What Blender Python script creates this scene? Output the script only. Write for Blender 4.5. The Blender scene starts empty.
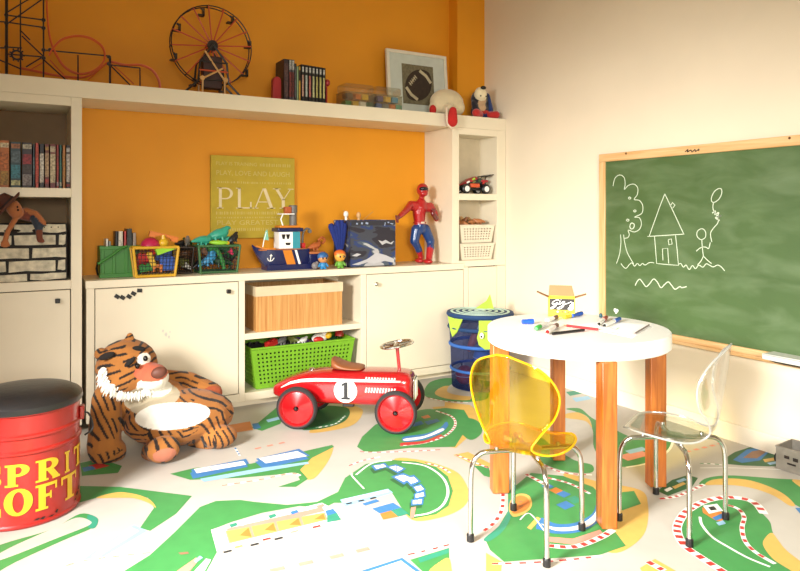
import bpy, bmesh, math, random
from mathutils import Vector, Matrix, Euler, noise
random.seed(7)
sc = bpy.context.scene
COL = sc.collection
R = math.radians

# ------------------------------------------------------------------ camera, light, exposure
FPX, CX, HY, TH, CAMH = 662.0, 400.0, 212.5, R(30.2), 1.10      # focal length in px of an 800 px wide frame
cam = bpy.data.cameras.new('camera'); camo = bpy.data.objects.new('camera', cam); COL.objects.link(camo)
cam.sensor_width = 36.0; cam.lens = 36.0 * FPX / 800.0
cam.shift_y = -(285.5 - HY) / 800.0
camo.location = (0, 0, CAMH); camo.rotation_euler = (R(90), 0, -TH)
cam.clip_start = 0.02
sc.camera = camo

world = bpy.data.worlds.new('world'); sc.world = world; world.use_nodes = True
wn = world.node_tree.nodes; wl = world.node_tree.links
bg = wn['Background']; bg.inputs[0].default_value = (0.80, 0.90, 1.0, 1); bg.inputs[1].default_value = 0.5

def area(name, loc, target, sx, sy, power, color, spread=180):
    l = bpy.data.lights.new(name, 'AREA'); l.shape = 'RECTANGLE'; l.size = sx; l.size_y = sy
    l.energy = power; l.color = color; l.spread = R(spread)
    o = bpy.data.objects.new(name, l); COL.objects.link(o); o.location = loc
    d = Vector(target) - Vector(loc); o.rotation_euler = d.to_track_quat('-Z', 'Y').to_euler()
    return o
# daylight entering by the tall window of the left wall; added fill lamp behind the camera
area('window_daylight', (-1.60, 1.05, 1.62), (1.4, 2.1, -0.05), 0.80, 0.75, 98, (1.0, 0.99, 0.965), 72)
area('front_fill', (0.10, -1.52, 1.45), (2.0, 2.0, -0.15), 1.3, 1.1, 54, (1.0, 0.965, 0.89), 80)

vs = sc.view_settings
sc.display_settings.display_device = 'sRGB'
vs.view_transform = 'Standard'; vs.look = 'None'; vs.exposure = -0.07; vs.gamma = 1.0
vs.use_curve_mapping = False

# ------------------------------------------------------------------ pixel helpers (direction from the lens, distance from a plane)
_F = (math.sin(TH), math.cos(TH)); _R = (math.cos(TH), -math.sin(TH))
def ray(x, y):
    a = (x - CX) / FPX
    return Vector((_F[0] + a * _R[0], _F[1] + a * _R[1], (HY - y) / FPX))
def fl(x, y, z=0.0):
    d = ray(x, y); t = (z - CAMH) / d.z; return Vector((d.x * t, d.y * t, z))
def py(x, y, Y):
    d = ray(x, y); t = Y / d.y; return Vector((d.x * t, Y, CAMH + d.z * t))
def px(x, y, X):
    d = ray(x, y); t = X / d.x; return Vector((X, d.y * t, CAMH + d.z * t))

# ------------------------------------------------------------------ materials
def lin(c):
    out = []
    for v in c:
        v = v / 255.0
        out.append(v / 12.92 if v <= 0.04045 else ((v + 0.055) / 1.055) ** 2.4)
    mx = max(out); k = 1 - 0.26 * ((mx - min(out)) / mx if mx else 0)          # contrast put into the colours: saturated ones darkened a little
    return [v * k for v in out]
_mats = {}
def mat(name, c, rough=0.5, metal=0.0, var=0.05, scale=18.0, bump=0.0, bscale=120.0, coat=0.0, spec=0.5, trans=0.0, sheen=0.0):
    if name in _mats: return _mats[name]
    m = bpy.data.materials.new(name); m.use_nodes = True
    nt = m.node_tree; b = nt.nodes['Principled BSDF']
    l = lin(c)
    tc = nt.nodes.new('ShaderNodeTexCoord'); nz = nt.nodes.new('ShaderNodeTexNoise')
    nz.inputs['Scale'].default_value = scale; nz.inputs['Detail'].default_value = 3
    nt.links.new(tc.outputs['Object'], nz.inputs['Vector'])
    rp = nt.nodes.new('ShaderNodeValToRGB')
    rp.color_ramp.elements[0].position = 0.3; rp.color_ramp.elements[1].position = 0.7
    rp.color_ramp.elements[0].color = (*[max(0, v * (1 - var)) for v in l], 1)
    rp.color_ramp.elements[1].color = (*[min(1, v * (1 + var)) for v in l], 1)
    nt.links.new(nz.outputs['Fac'], rp.inputs['Fac']); nt.links.new(rp.outputs['Color'], b.inputs['Base Color'])
    b.inputs['Roughness'].default_value = rough; b.inputs['Metallic'].default_value = metal
    b.inputs['Specular IOR Level'].default_value = spec
    b.inputs['Coat Weight'].default_value = coat; b.inputs['Coat Roughness'].default_value = 0.08
    b.inputs['Sheen Weight'].default_value = sheen
    if bump:
        n2 = nt.nodes.new('ShaderNodeTexNoise'); n2.inputs['Scale'].default_value = bscale; n2.inputs['Detail'].default_value = 4
        nt.links.new(tc.outputs['Object'], n2.inputs['Vector'])
        bp = nt.nodes.new('ShaderNodeBump'); bp.inputs['Strength'].default_value = bump; bp.inputs['Distance'].default_value = 0.004
        nt.links.new(n2.outputs['Fac'], bp.inputs['Height']); nt.links.new(bp.outputs['Normal'], b.inputs['Normal'])
    _mats[name] = m; return m
def wood(name, c1, c2, rough=0.45, axis='Z', scale=6.0, stretch=14.0, coat=0.0):
    if name in _mats: return _mats[name]
    m = bpy.data.materials.new(name); m.use_nodes = True
    nt = m.node_tree; b = nt.nodes['Principled BSDF']
    tc = nt.nodes.new('ShaderNodeTexCoord'); mp = nt.nodes.new('ShaderNodeMapping')
    s = [scale * stretch] * 3; s['XYZ'.index(axis)] = scale
    mp.inputs['Scale'].default_value = s
    nz = nt.nodes.new('ShaderNodeTexNoise'); nz.inputs['Scale'].default_value = 1.0; nz.inputs['Detail'].default_value = 5
    nz.inputs['Distortion'].default_value = 0.6
    rp = nt.nodes.new('ShaderNodeValToRGB'); rp.color_ramp.elements[0].position = 0.32; rp.color_ramp.elements[1].position = 0.68
    rp.color_ramp.elements[0].color = (*lin(c1), 1); rp.color_ramp.elements[1].color = (*lin(c2), 1)
    nt.links.new(tc.outputs['Object'], mp.inputs['Vector']); nt.links.new(mp.outputs['Vector'], nz.inputs['Vector'])
    nt.links.new(nz.outputs['Fac'], rp.inputs['Fac']); nt.links.new(rp.outputs['Color'], b.inputs['Base Color'])
    b.inputs['Roughness'].default_value = rough; b.inputs['Coat Weight'].default_value = coat
    _mats[name] = m; return m
def clear(name, tint, gloss=0.06, edge=0.35, body=None, bodyf=0.0, rough=0.03):
    """thin tinted plastic: see-through with a sheen that grows at grazing angles (and a little coloured body)"""
    if name in _mats: return _mats[name]
    m = bpy.data.materials.new(name); m.use_nodes = True; nt = m.node_tree
    for n in list(nt.nodes): nt.nodes.remove(n)
    out = nt.nodes.new('ShaderNodeOutputMaterial')
    tr = nt.nodes.new('ShaderNodeBsdfTransparent'); tr.inputs[0].default_value = (*tint, 1)
    gl = nt.nodes.new('ShaderNodeBsdfGlossy'); gl.inputs['Roughness'].default_value = rough
    lw = nt.nodes.new('ShaderNodeLayerWeight'); lw.inputs['Blend'].default_value = 0.35
    mr = nt.nodes.new('ShaderNodeMapRange'); mr.inputs['To Min'].default_value = gloss; mr.inputs['To Max'].default_value = edge
    mx = nt.nodes.new('ShaderNodeMixShader')
    nt.links.new(lw.outputs['Fresnel'], mr.inputs['Value']); nt.links.new(mr.outputs['Result'], mx.inputs[0])
    src = tr
    if bodyf:
        df = nt.nodes.new('ShaderNodeBsdfTranslucent'); df.inputs[0].default_value = (*body, 1)
        d2 = nt.nodes.new('ShaderNodeBsdfDiffuse'); d2.inputs[0].default_value = (*body, 1)
        ad = nt.nodes.new('ShaderNodeMixShader'); nt.links.new(df.outputs[0], ad.inputs[1]); nt.links.new(d2.outputs[0], ad.inputs[2])
        m2 = nt.nodes.new('ShaderNodeMixShader'); m2.inputs[0].default_value = bodyf
        nt.links.new(tr.outputs[0], m2.inputs[1]); nt.links.new(ad.outputs[0], m2.inputs[2]); src = m2
    nt.links.new(src.outputs[0], mx.inputs[1]); nt.links.new(gl.outputs[0], mx.inputs[2])
    nt.links.new(mx.outputs[0], out.inputs[0])
    _mats[name] = m; return m
def attr_mat(name, rough=0.9, bump=0.25, bscale=260.0, sheen=0.3, attr='Col', coat=0.0):
    if name in _mats: return _mats[name]
    m = bpy.data.materials.new(name); m.use_nodes = True; nt = m.node_tree; b = nt.nodes['Principled BSDF']
    a = nt.nodes.new('ShaderNodeAttribute'); a.attribute_name = attr
    nt.links.new(a.outputs['Color'], b.inputs['Base Color'])
    b.inputs['Roughness'].default_value = rough; b.inputs['Sheen Weight'].default_value = sheen; b.inputs['Coat Weight'].default_value = coat
    if bump:
        tc = nt.nodes.new('ShaderNodeTexCoord'); n2 = nt.nodes.new('ShaderNodeTexNoise'); n2.inputs['Scale'].default_value = bscale
        nt.links.new(tc.outputs['Object'], n2.inputs['Vector'])
        bp = nt.nodes.new('ShaderNodeBump'); bp.inputs['Strength'].default_value = bump; bp.inputs['Distance'].default_value = 0.004
        nt.links.new(n2.outputs['Fac'], bp.inputs['Height']); nt.links.new(bp.outputs['Normal'], b.inputs['Normal'])
    _mats[name] = m; return m

# ------------------------------------------------------------------ mesh builders
class MB:
    def __init__(s, t=None):
        s.v = []; s.f = []; s.mi = []; s.cm = 0
        s.T = Matrix()
        while t is not None:                       # world coordinates in, the parent's own coordinates out
            s.T = s.T @ (Matrix.Translation(t.location) @ t.rotation_euler.to_matrix().to_4x4()).inverted(); t = t.parent
    def add(s, vs, fs):
        b = len(s.v); s.v += [tuple(s.T @ Vector(p)) for p in vs]
        s.f += [[i + b for i in f] for f in fs]; s.mi += [s.cm] * len(fs); return s
    def box(s, x0, x1, y0, y1, z0, z1):
        vs = [(x0,y0,z0),(x1,y0,z0),(x1,y1,z0),(x0,y1,z0),(x0,y0,z1),(x1,y0,z1),(x1,y1,z1),(x0,y1,z1)]
        return s.add(vs, [(0,3,2,1),(4,5,6,7),(0,1,5,4),(1,2,6,5),(2,3,7,6),(3,0,4,7)])
    def obox(s, c, size, rot=None):
        c = Vector(c); M_ = rot if rot is not None else Matrix.Identity(3)
        if isinstance(M_, (tuple, list)): M_ = Euler(M_).to_matrix()
        h = [q / 2 for q in size]; vs = []
        for z in (-1, 1):
            for x, y in ((-1,-1),(1,-1),(1,1),(-1,1)): vs.append(c + M_ @ Vector((x*h[0], y*h[1], z*h[2])))
        return s.add(vs, [(0,3,2,1),(4,5,6,7),(0,1,5,4),(1,2,6,5),(2,3,7,6),(3,0,4,7)])
    def tube(s, pts, r, n=8, closed=False, cap=True):
        pts = [Vector(p) for p in pts]; N = len(pts)
        rs = r if isinstance(r, (list, tuple)) else [r] * N
        vs = []; fs = []; up = None
        for i, p in enumerate(pts):
            if closed: d = pts[(i+1) % N] - pts[i-1]
            else: d = pts[min(i+1, N-1)] - pts[max(i-1, 0)]
            d = d.normalized() if d.length > 1e-9 else Vector((0, 0, 1))
            if up is None: up = d.orthogonal().normalized()
            else:
                up = up - d * up.dot(d)
                up = up.normalized() if up.length > 1e-6 else d.orthogonal().normalized()
            w = d.cross(up)
            for k in range(n):
                a = 2 * math.pi * k / n; vs.append(p + (up * math.cos(a) + w * math.sin(a)) * rs[i])
        for i in range(N if closed else N - 1):
            j = (i + 1) % N
            for k in range(n):
                q = (k + 1) % n; fs.append((i*n+k, i*n+q, j*n+q, j*n+k))
        if cap and not closed:
            fs.append(tuple(reversed(range(n)))); fs.append(tuple((N-1)*n + k for k in range(n)))
        return s.add(vs, fs)
    def lathe(s, prof, n=28, c=(0, 0, 0), M_=None):
        c = Vector(c); vs = []; fs = []
        for r, z in prof:
            for k in range(n):
                a = 2 * math.pi * k / n; p = Vector((r * math.cos(a), r * math.sin(a), z))
                vs.append(c + (M_ @ p if M_ is not None else p))
        for i in range(len(prof) - 1):
            for k in range(n):
                q = (k + 1) % n; fs.append((i*n+k, i*n+q, (i+1)*n+q, (i+1)*n+k))
        if prof[0][0] > 1e-6: fs.append(tuple(reversed(range(n))))
        if prof[-1][0] > 1e-6: fs.append(tuple((len(prof)-1)*n + k for k in range(n)))
        return s.add(vs, fs)
    def cyl(s, c, r, z0, z1, n=24): return s.lathe([(r, z0), (r, z1)], n, c)
    def ell(s, c, rad, M_=None, nu=16, nv=10):
        c = Vector(c); 
        if not isinstance(rad, (tuple, list)): rad = (rad,)*3
        vs = []; fs = []
        P = lambda a, b: Vector((rad[0]*math.cos(a)*math.sin(b), rad[1]*math.sin(a)*math.sin(b), rad[2]*math.cos(b)))
        pts = [Vector((0, 0, rad[2]))] + [P(2*math.pi*k/nu, math.pi*j/nv) for j in range(1, nv) for k in range(nu)] + [Vector((0, 0, -rad[2]))]
        vs = [c + (M_ @ p if M_ is not None else p) for p in pts]
        for k in range(nu): fs.append((0, 1 + k, 1 + (k+1) % nu))
        for j in range(nv - 2):
            for k in range(nu):
                q = (k+1) % nu; a = 1 + j*nu; fs.append((a+k, a+nu+k, a+nu+q, a+q))
        a = 1 + (nv-2)*nu; e = len(vs) - 1
        for k in range(nu): fs.append((e, a + (k+1) % nu, a + k))
        return s.add(vs, fs)
    def capsule(s, p0, r0, p1, r1, n=14):
        p0 = Vector(p0); p1 = Vector(p1); d = p1 - p0; L = d.length
        M_ = d.to_track_quat('Z', 'Y').to_matrix() if L > 1e-6 else Matrix.Identity(3)
        pr = [(r0*math.cos(a), r0*math.sin(a)) for a in [R(x) for x in (-90, -60, -30, 0)]] + [(r1*math.cos(a), L + r1*math.sin(a)) for a in [R(x) for x in (0, 30, 60, 90)]]
        pr[0] = (1e-7, -r0); pr[-1] = (1e-7, L + r1)
        return s.lathe(pr, n, p0, M_)
    def prism(s, poly, h0, h1, fn=lambda a, b, h: (a, b, h)):
        n = len(poly); vs = [fn(a, b, h0) for a, b in poly] + [fn(a, b, h1) for a, b in poly]
        fs = [tuple(reversed(range(n))), tuple(range(n, 2*n))] + [(i, (i+1) % n, n + (i+1) % n, n + i) for i in range(n)]
        return s.add(vs, fs)
    def build(s, name, m, parent=None, smooth=35, bevel=0, seg=2, solid=0, sub=0):
        me = bpy.data.meshes.new(name); me.from_pydata(s.v, [], s.f)
        for q in (m if isinstance(m, (list, tuple)) else [m]): me.materials.append(q)
        me.polygons.foreach_set('material_index', s.mi)
        bm = bmesh.new(); bm.from_mesh(me); bmesh.ops.recalc_face_normals(bm, faces=bm.faces); bm.to_mesh(me); bm.free()
        if smooth:
            me.polygons.foreach_set('use_smooth', [True] * len(me.polygons)); me.set_sharp_from_angle(angle=R(smooth))
        me.update()
        o = bpy.data.objects.new(name, me); COL.objects.link(o)
        if parent: o.parent = parent
        if solid:
            q = o.modifiers.new('thickness', 'SOLIDIFY'); q.thickness = solid; q.offset = 0
        if bevel:
            q = o.modifiers.new('bevel', 'BEVEL'); q.width = bevel; q.segments = seg; q.limit_method = 'ANGLE'; q.angle_limit = R(40)
            q.harden_normals = False
        if sub:
            q = o.modifiers.new('sub', 'SUBSURF'); q.levels = sub; q.render_levels = sub
        return o
def flat(poly3, mb): return mb.add(poly3, [tuple(range(len(poly3)))])
def thing(name, label, cat, loc=(0, 0, 0), rz=0.0, group=None):
    o = bpy.data.objects.new(name, None); COL.objects.link(o); o.empty_display_size = 0.05
    o.location = loc; o.rotation_euler = (0, 0, rz); return tag(o, label, cat, group)
def tag(o, label, cat, group=None):
    o['label'] = label; o['category'] = cat
    if group: o['group'] = group
    return o
def struct(o, label=None):
    o['kind'] = 'structure'
    if label: o['label'] = label
    return o
def catmull(pts, n=6, closed=False):
    pts = [Vector(p) for p in pts]; N = len(pts); out = []
    for i in range(N if closed else N - 1):
        if closed: a, b, c, d = pts[i-1], pts[i], pts[(i+1) % N], pts[(i+2) % N]
        else: a, b, c, d = pts[max(i-1, 0)], pts[i], pts[i+1], pts[min(i+2, N-1)]
        for k in range(n):
            t = k / n
            out.append(0.5 * ((2*b) + (c - a)*t + (2*a - 5*b + 4*c - d)*t*t + (3*b - a - 3*c + d)*t*t*t))
    if not closed: out.append(pts[-1])
    return out
def blob(name, parent, mb, voxel, m, colfn=None, smooth_it=4, rel=0.6, zmin=-9.0):
    """closed shapes in mb fused into one continuous skin"""
    o = mb.build(name, m, parent, smooth=0)
    q = o.modifiers.new('r', 'REMESH'); q.mode = 'VOXEL'; q.voxel_size = voxel; q.use_smooth_shade = True
    q = o.modifiers.new('s', 'SMOOTH'); q.factor = rel; q.iterations = smooth_it
    dg = bpy.context.evaluated_depsgraph_get(); me = bpy.data.meshes.new_from_object(o.evaluated_get(dg))
    o.modifiers.clear(); old = o.data; o.data = me; bpy.data.meshes.remove(old); me.name = name
    if not me.materials: me.materials.append(m)
    for v in me.vertices:
        if v.co.z < zmin: v.co.z = zmin
    me.polygons.foreach_set('use_smooth', [True] * len(me.polygons))
    if colfn:
        ca = me.color_attributes.new('Col', 'FLOAT_COLOR', 'POINT'); buf = []
        for v in me.vertices: buf += [*colfn(v.co, v.normal), 1.0]
        ca.data.foreach_set('color', buf)
    return o
def seg_d(p, a, b):
    ab = b - a; t = max(0, min(1, (p - a).dot(ab) / max(ab.length_squared, 1e-9))); return (p - (a + ab * t)).length
def text_mb(mb, s, size, fn, bold=0.0, shear=0.0, align='CENTER', depth=0.0015, spacing=1.0, fit=None):
    """letters as a thin solid; fn maps (x, y, height) to a point; fit squeezes the line to a width"""
    cu = bpy.data.curves.new('lettering', 'FONT'); cu.body = s; cu.size = size; cu.align_x = align; cu.offset = bold
    cu.shear = shear; cu.space_character = spacing; cu.resolution_u = 3
    o = bpy.data.objects.new('lettering', cu); COL.objects.link(o)
    dg = bpy.context.evaluated_depsgraph_get(); me = bpy.data.meshes.new_from_object(o.evaluated_get(dg))
    xs = [v.co.x for v in me.vertices]
    k = fit / (max(xs) - min(xs)) if fit and xs else 1.0
    mb.add([fn(v.co.x * k, v.co.y, depth) for v in me.vertices], [tuple(p.vertices) for p in me.polygons])
    bpy.data.objects.remove(o); bpy.data.curves.remove(cu); bpy.data.meshes.remove(me)
def stroke(mb, pts, w, fn, h=0.0015):
    """flat brush stroke of width w through 2D points"""
    P = [Vector((a, b)) for a, b in pts]; L = []; Rr = []
    for i in range(len(P)):
        d = (P[min(i+1, len(P)-1)] - P[max(i-1, 0)]).normalized(); n = Vector((-d.y, d.x)) * w / 2
        L.append(P[i] + n); Rr.append(P[i] - n)
    vs = [fn(q.x, q.y, h) for q in L] + [fn(q.x, q.y, h) for q in Rr]; n = len(P)
    mb.add(vs, [(i, i+1, n+i+1, n+i) for i in range(n-1)])
def copy_tree(o, parent=None):
    c = o.copy(); COL.objects.link(c); c.parent = parent
    for ch in list(o.children): copy_tree(ch, c)
    return c
# ------------------------------------------------------------------ the room
Y0, YB, XW, XL, YF, ZC = 3.65, 4.00, 2.985, -1.70, -1.60, 2.72   # unit front, back wall, right wall, left wall, wall behind camera, ceiling
m_orange = mat('orange_paint', (255, 168, 20), 0.62, var=0.03, scale=3, bump=0.03, bscale=60)
m_cream = mat('cream_wall_paint', (236, 221, 195), 0.6, var=0.02, scale=3, bump=0.03, bscale=60)
m_white = mat('white_lacquered_wood', (233, 220, 193), 0.38, var=0.02, scale=5)
m_dark = mat('dark_gap', (34, 25, 18), 0.9)
m_subfloor = mat('pale_subfloor', (190, 178, 160), 0.6)
struct(MB().box(XL - .1, XW + .1, YF - .1, YB + .1, -0.1, 0).build('floor', m_subfloor))
struct(MB().box(XL - .1, XW + .1, YF - .1, YB + .1, ZC, ZC + .1).build('ceiling', mat('ceiling_paint', (240, 232, 216), 0.8)))
struct(MB().box(XL - .1, XW + .1, YB, YB + .1, 0, ZC).build('wall_back', m_orange))
struct(MB().box(XW, XW + .1, YF - .1, YB, 0, ZC).build('wall_right', m_cream))
WY0, WY1, WZ0, WZ1 = 0.45, 1.65, 1.10, 2.30                      # window in the left wall
b = MB()
b.box(XL - .1, XL, YF - .1, WY0, 0, ZC).box(XL - .1, XL, WY1, YB, 0, ZC).box(XL - .1, XL, WY0, WY1, 0, WZ0).box(XL - .1, XL, WY0, WY1, WZ1, ZC)
struct(b.build('wall_left', m_orange, smooth=0))
DX0, DX1, DZ1 = -0.70, 0.90, 2.20                                  # unseen glazed door added behind the camera, by the fill lamp
b = MB(); b.box(XL, DX0, YF - .1, YF, 0, ZC).box(DX1, XW, YF - .1, YF, 0, ZC).box(DX0, DX1, YF - .1, YF, DZ1, ZC)
struct(b.build('wall_front', m_cream, smooth=0))
m_pane = clear('window_glass', (.97, .98, .97), 0.04, 0.3)
b = MB()
for z in (WZ0, WZ1 - .05): b.box(XL - .08, XL - .02, WY0, WY1, z, z + .05)
for y in (WY0, (WY0 + WY1) / 2 - .025, WY1 - .05): b.box(XL - .08, XL - .02, y, y + .05, WZ0, WZ1)
w = struct(b.build('window_1', m_white, smooth=0))
MB().box(XL - .055, XL - .049, WY0 + .04, WY1 - .04, WZ0 + .04, WZ1 - .04).build('pane', m_pane, w)
b = MB()
for z in (0, DZ1 - .06): b.box(DX0, DX1, YF - .08, YF - .02, z, z + .06)
for x in (DX0, (DX0 + DX1) / 2 - .03, DX1 - .06): b.box(x, x + .06, YF - .08, YF - .02, 0, DZ1)
w = struct(b.build('door_1', m_white, smooth=0))
MB().box(DX0 + .05, DX1 - .05, YF - .055, YF - .049, .05, DZ1 - .05).build('pane', m_pane, w)
# orange pier in the back right corner
struct(MB().box(2.742, XW, 3.893, YB, 0, ZC).build('trim_1', m_orange))
struct(MB().box(XW - .012, XW, YF, Y0 - .002, 0, 0.088).build('baseboard_right', mat('baseboard_paint', (238, 226, 204), 0.45, var=.02), bevel=.004))

# ------------------------------------------------------------------ built-in shelving
ZT, ZBAY, ZRAIL, ZCNT = 1.756, 1.672, 1.628, 0.757
m_blk = mat('black_plastic', (22, 20, 20), 0.4)
m_chrome = mat('chrome', (205, 203, 198), 0.16, 1.0, var=.02)
def knob(parent, x, z, m, sq=False):
    b = MB(parent)
    if sq: b.box(x - .011, x + .011, Y0 - .024, Y0 - .002, z - .011, z + .011); return b.build('knob', m, parent, bevel=.003)
    b.lathe([(.005, 0), (.005, .012), (.012, .018), (.013, .024), (.009, .028)], 16, (x, Y0 - .001, z), Matrix.Rotation(R(90), 3, 'X')); return b.build('knob', m, parent)
def door(parent, x0, x1, z0, z1):
    g = .004
    return MB(parent).box(x0 + g, x1 - g, Y0 + .001, Y0 + .02, z0 + g, z1 - g).build('door', m_white, parent, bevel=.002)
TXL = -0.55
bc = thing('bookcase', 'tall cream bookcase tower with open shelves above a door, at the left', 'bookcase', (-.1, Y0 + .17, 0))
b = MB(bc)
b.box(TXL, TXL + .05, Y0, YB - .002, .04, ZBAY).box(.241, .290, Y0, YB - .002, .04, ZBAY)
b.box(TXL + .05, .241, Y0, YB - .002, ZRAIL, ZBAY)
b.box(TXL + .05, .241, Y0, Y0 + .02, .04, .085)
b.build('carcass', m_white, bc, smooth=0, bevel=.002)
MB(bc).box(TXL + .05, .241, YB - .022, YB - .004, .09, ZRAIL).build('back_panel', mat('tan_back_panel', (150, 120, 78), .6), bc)
MB(bc).box(TXL + .05, .241, Y0, YB - .022, 1.175, 1.220).build('shelf', m_white, bc, bevel=.002)
MB(bc).box(TXL + .05, .241, Y0, YB - .022, .722, .766).build('shelf', m_white, bc, bevel=.002)
MB(bc).box(TXL + .03, .25, Y0 + .05, YB - .03, 0.0, .04).build('plinth', m_white, bc)
MB(bc).box(TXL + .05, .241, Y0 + .03, Y0 + .034, .085, .722).build('door_recess', m_dark, bc)
dr = door(bc, TXL + .05, .241, .085, .722)
knob(dr, .181, .668, m_blk, True)
# low cabinet
LC = thing('low_cabinet', 'long low cream cabinet with two doors and an open middle bay', 'cabinet', (1.6, Y0 + .17, 0))
CL, CR = .310, XW - .002
b = MB(LC)
for x0, x1 in ((CL, .347), (1.083, 1.117), (1.846, 1.884)): b.box(x0, x1, Y0, YB - .002, .04, .717)
b.box(2.6, 2.625, Y0 + .035, YB - .002, .04, .717)
for x0, x1 in ((.347, 1.083), (1.117, 1.846), (1.884, 2.600)): b.box(x0, x1, Y0, Y0 + .34, .04, .085)
b.build('carcass', m_white, LC, smooth=0, bevel=.002)
MB(LC).box(1.117, 1.846, YB - .02, YB - .004, .085, .717).build('back_panel', m_white, LC)
MB(LC).box(1.117, 1.846, Y0, YB - .02, .384, .418).build('shelf', m_white, LC, bevel=.002)
MB(LC).box(CL + .02, 2.62, Y0 + .045, YB - .12, 0, .04).build('plinth', m_white, LC)
for x0, x1 in ((.347, 1.083), (1.884, 2.6)): MB(LC).box(x0, x1, Y0 + .03, Y0 + .034, .085, .717).build('door_recess', m_dark, LC)
d1 = door(LC, .347, 1.083, .085, .717); knob(d1, 1.022, .664, m_blk, True)
d2 = door(LC, 1.884, 2.625, .085, .717); knob(d2, 1.944, .655, m_chrome)
cc = thing('corner_cabinet', 'narrow cream cabinet with one plain door under the corner shelf tower', 'cabinet', (2.8, Y0 + .12, 0))
b = MB(cc)
for x0, x1 in ((2.626, 2.662), (2.911, CR)): b.box(x0, x1, Y0, 3.88, .04, .73)
b.box(2.662, 2.911, Y0, 3.88, .04, .085).build('carcass', m_white, cc, smooth=0, bevel=.002)
MB(cc).box(2.63, CR, Y0 + .045, 3.87, 0, .04).build('plinth', m_white, cc)
MB(cc).box(2.662, 2.911, Y0 + .03, Y0 + .034, .085, .73).build('door_recess', m_dark, cc)
door(cc, 2.662, 2.911, .085, .73)
wt = MB().box(CL - .004, 2.53, Y0 - .004, YB - .001, .717, ZCNT).box(2.53, 2.625, Y0 - .004, Y0 + .03, .717, ZCNT)
wt = wt.build('worktop', m_white, bevel=.003, smooth=0)
tag(wt, 'long cream worktop on the low cabinet, below the orange wall', 'worktop')
# narrow tower at the right
tw = thing('shelf_tower', 'narrow cream shelf tower with open cubbies in the right corner', 'shelf', (2.75, Y0 + .12, .73))
b = MB(tw)
b.box(2.530, 2.575, Y0, YB - .002, ZCNT + .001, ZBAY)
b.box(2.575, 2.585, Y0 + .001, 3.85, .774, ZRAIL)
b.box(2.907, CR, Y0, 3.89, .732, ZBAY)
b.box(2.575, 2.907, Y0, 3.89, ZRAIL, ZBAY)
b.box(2.626, 2.907, Y0, 3.86, .732, .774)
b.box(2.575, 2.626, Y0 + .031, 3.86, .75, .774).box(2.575, 2.626, Y0, Y0 + .031, ZCNT + .001, .774)
b.build('carcass', m_white, tw, smooth=0, bevel=.0015)
MB(tw).box(2.575, 2.907, 3.85, 3.865, .774, ZRAIL).build('back_panel', mat('dull_cream_panel', (215, 200, 170), .5), tw)  # back panel in a slightly darker cream than the carcass
MB(tw).box(2.586, 2.907, Y0, 3.85, 1.184, 1.228).build('shelf', m_white, tw, bevel=.002)
# bridging shelf over everything
tag(MB().box(TXL - .3, 2.741, Y0 - .001, YB - .001, ZBAY + .0005, ZT).box(2.741, CR, Y0 - .001, 3.892, ZBAY + .0005, ZT).build('bridge_shelf', m_white, smooth=0),
    'thick cream shelf spanning above both towers, carrying toys and books', 'shelf')
# magnets and wear on the doors
m_mag = mat('black_magnet', (16, 15, 15), .5)
for k, (x, y, a) in enumerate(((117, 296.5, 35), (122.5, 297.5, 35), (129, 296.5, 35), (133.5, 293.5, 30), (139.5, 290.5, 5))):
    p = py(x, y, Y0); M_ = Matrix.Rotation(R(a), 3, 'Y')
    o = MB().obox((p.x, Y0 - .002, p.z), (.024, .006, .019), M_).build('cabinet_magnet', m_mag, bevel=.001)
    tag(o, ['leftmost tilted black magnet of five on the left cabinet door', 'second black magnet from the left on the cabinet door', 'middle black magnet of the five on the cabinet door', 'fourth black magnet from the left, raised beside the last one', 'rightmost flat black magnet of five on the left cabinet door'][k], 'magnet', 'magnets on the left door')
# ------------------------------------------------------------------ printed play carpet (flat print on the floor)
m_rug = mat('carpet_road_grey', (184, 178, 168), .5, var=.06, scale=4, bump=.05, bscale=400)
C_G = mat('print_green', (66, 146, 76), .55, var=.06); C_Y = mat('print_yellow', (226, 182, 94), .55); C_B = mat('print_blue', (60, 128, 190), .55)
C_LB = mat('print_pale_blue', (152, 196, 224), .55); C_O = mat('print_orange', (226, 136, 60), .55); C_R = mat('print_red', (206, 58, 52), .55)
C_W = mat('print_white', (236, 234, 228), .55); C_T = mat('print_teal', (52, 150, 120), .55); C_DG = mat('print_dark_green', (40, 104, 58), .55); C_K = mat('print_black', (40, 40, 42), .55)
C_GR = mat('print_road_grey', (184, 178, 168), .5, var=.05); C_BR = mat('print_brown', (150, 112, 84), .55); C_P = mat('print_pink', (232, 150, 130), .55)
CZ, RZ = .004, .006          # carpet face, and where things stand on it
rug = thing('play_carpet', 'wall to wall play carpet printed with race tracks, lawns and buildings', 'carpet', (.6, 1.6, 0))
MB(rug).box(XL + .01, XW - .013, YF + .01, Y0 + .04, 0.0005, CZ).build('carpet_base', m_rug, rug)
_prints = {}; _seq = []
def lay(kind, m, pts, level, smooth=True, raw=False):
    """one printed patch; pts are photo pixels on the carpet"""
    P = [fl(x, y, CZ) for x, y in pts] if not raw else [Vector((x, y, CZ)) for x, y in pts]
    if smooth: P = catmull(P, 5, True)
    z = CZ + .00025 * level + .0000012 * len(_seq); _seq.append(1)
    P = [(min(max(p.x, XL + .02), XW - .014), min(p.y, Y0 + .03), z) for p in P]
    key = (kind, m.name)
    if key not in _prints: _prints[key] = (MB(rug), m)
    flat(P, _prints[key][0])
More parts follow.
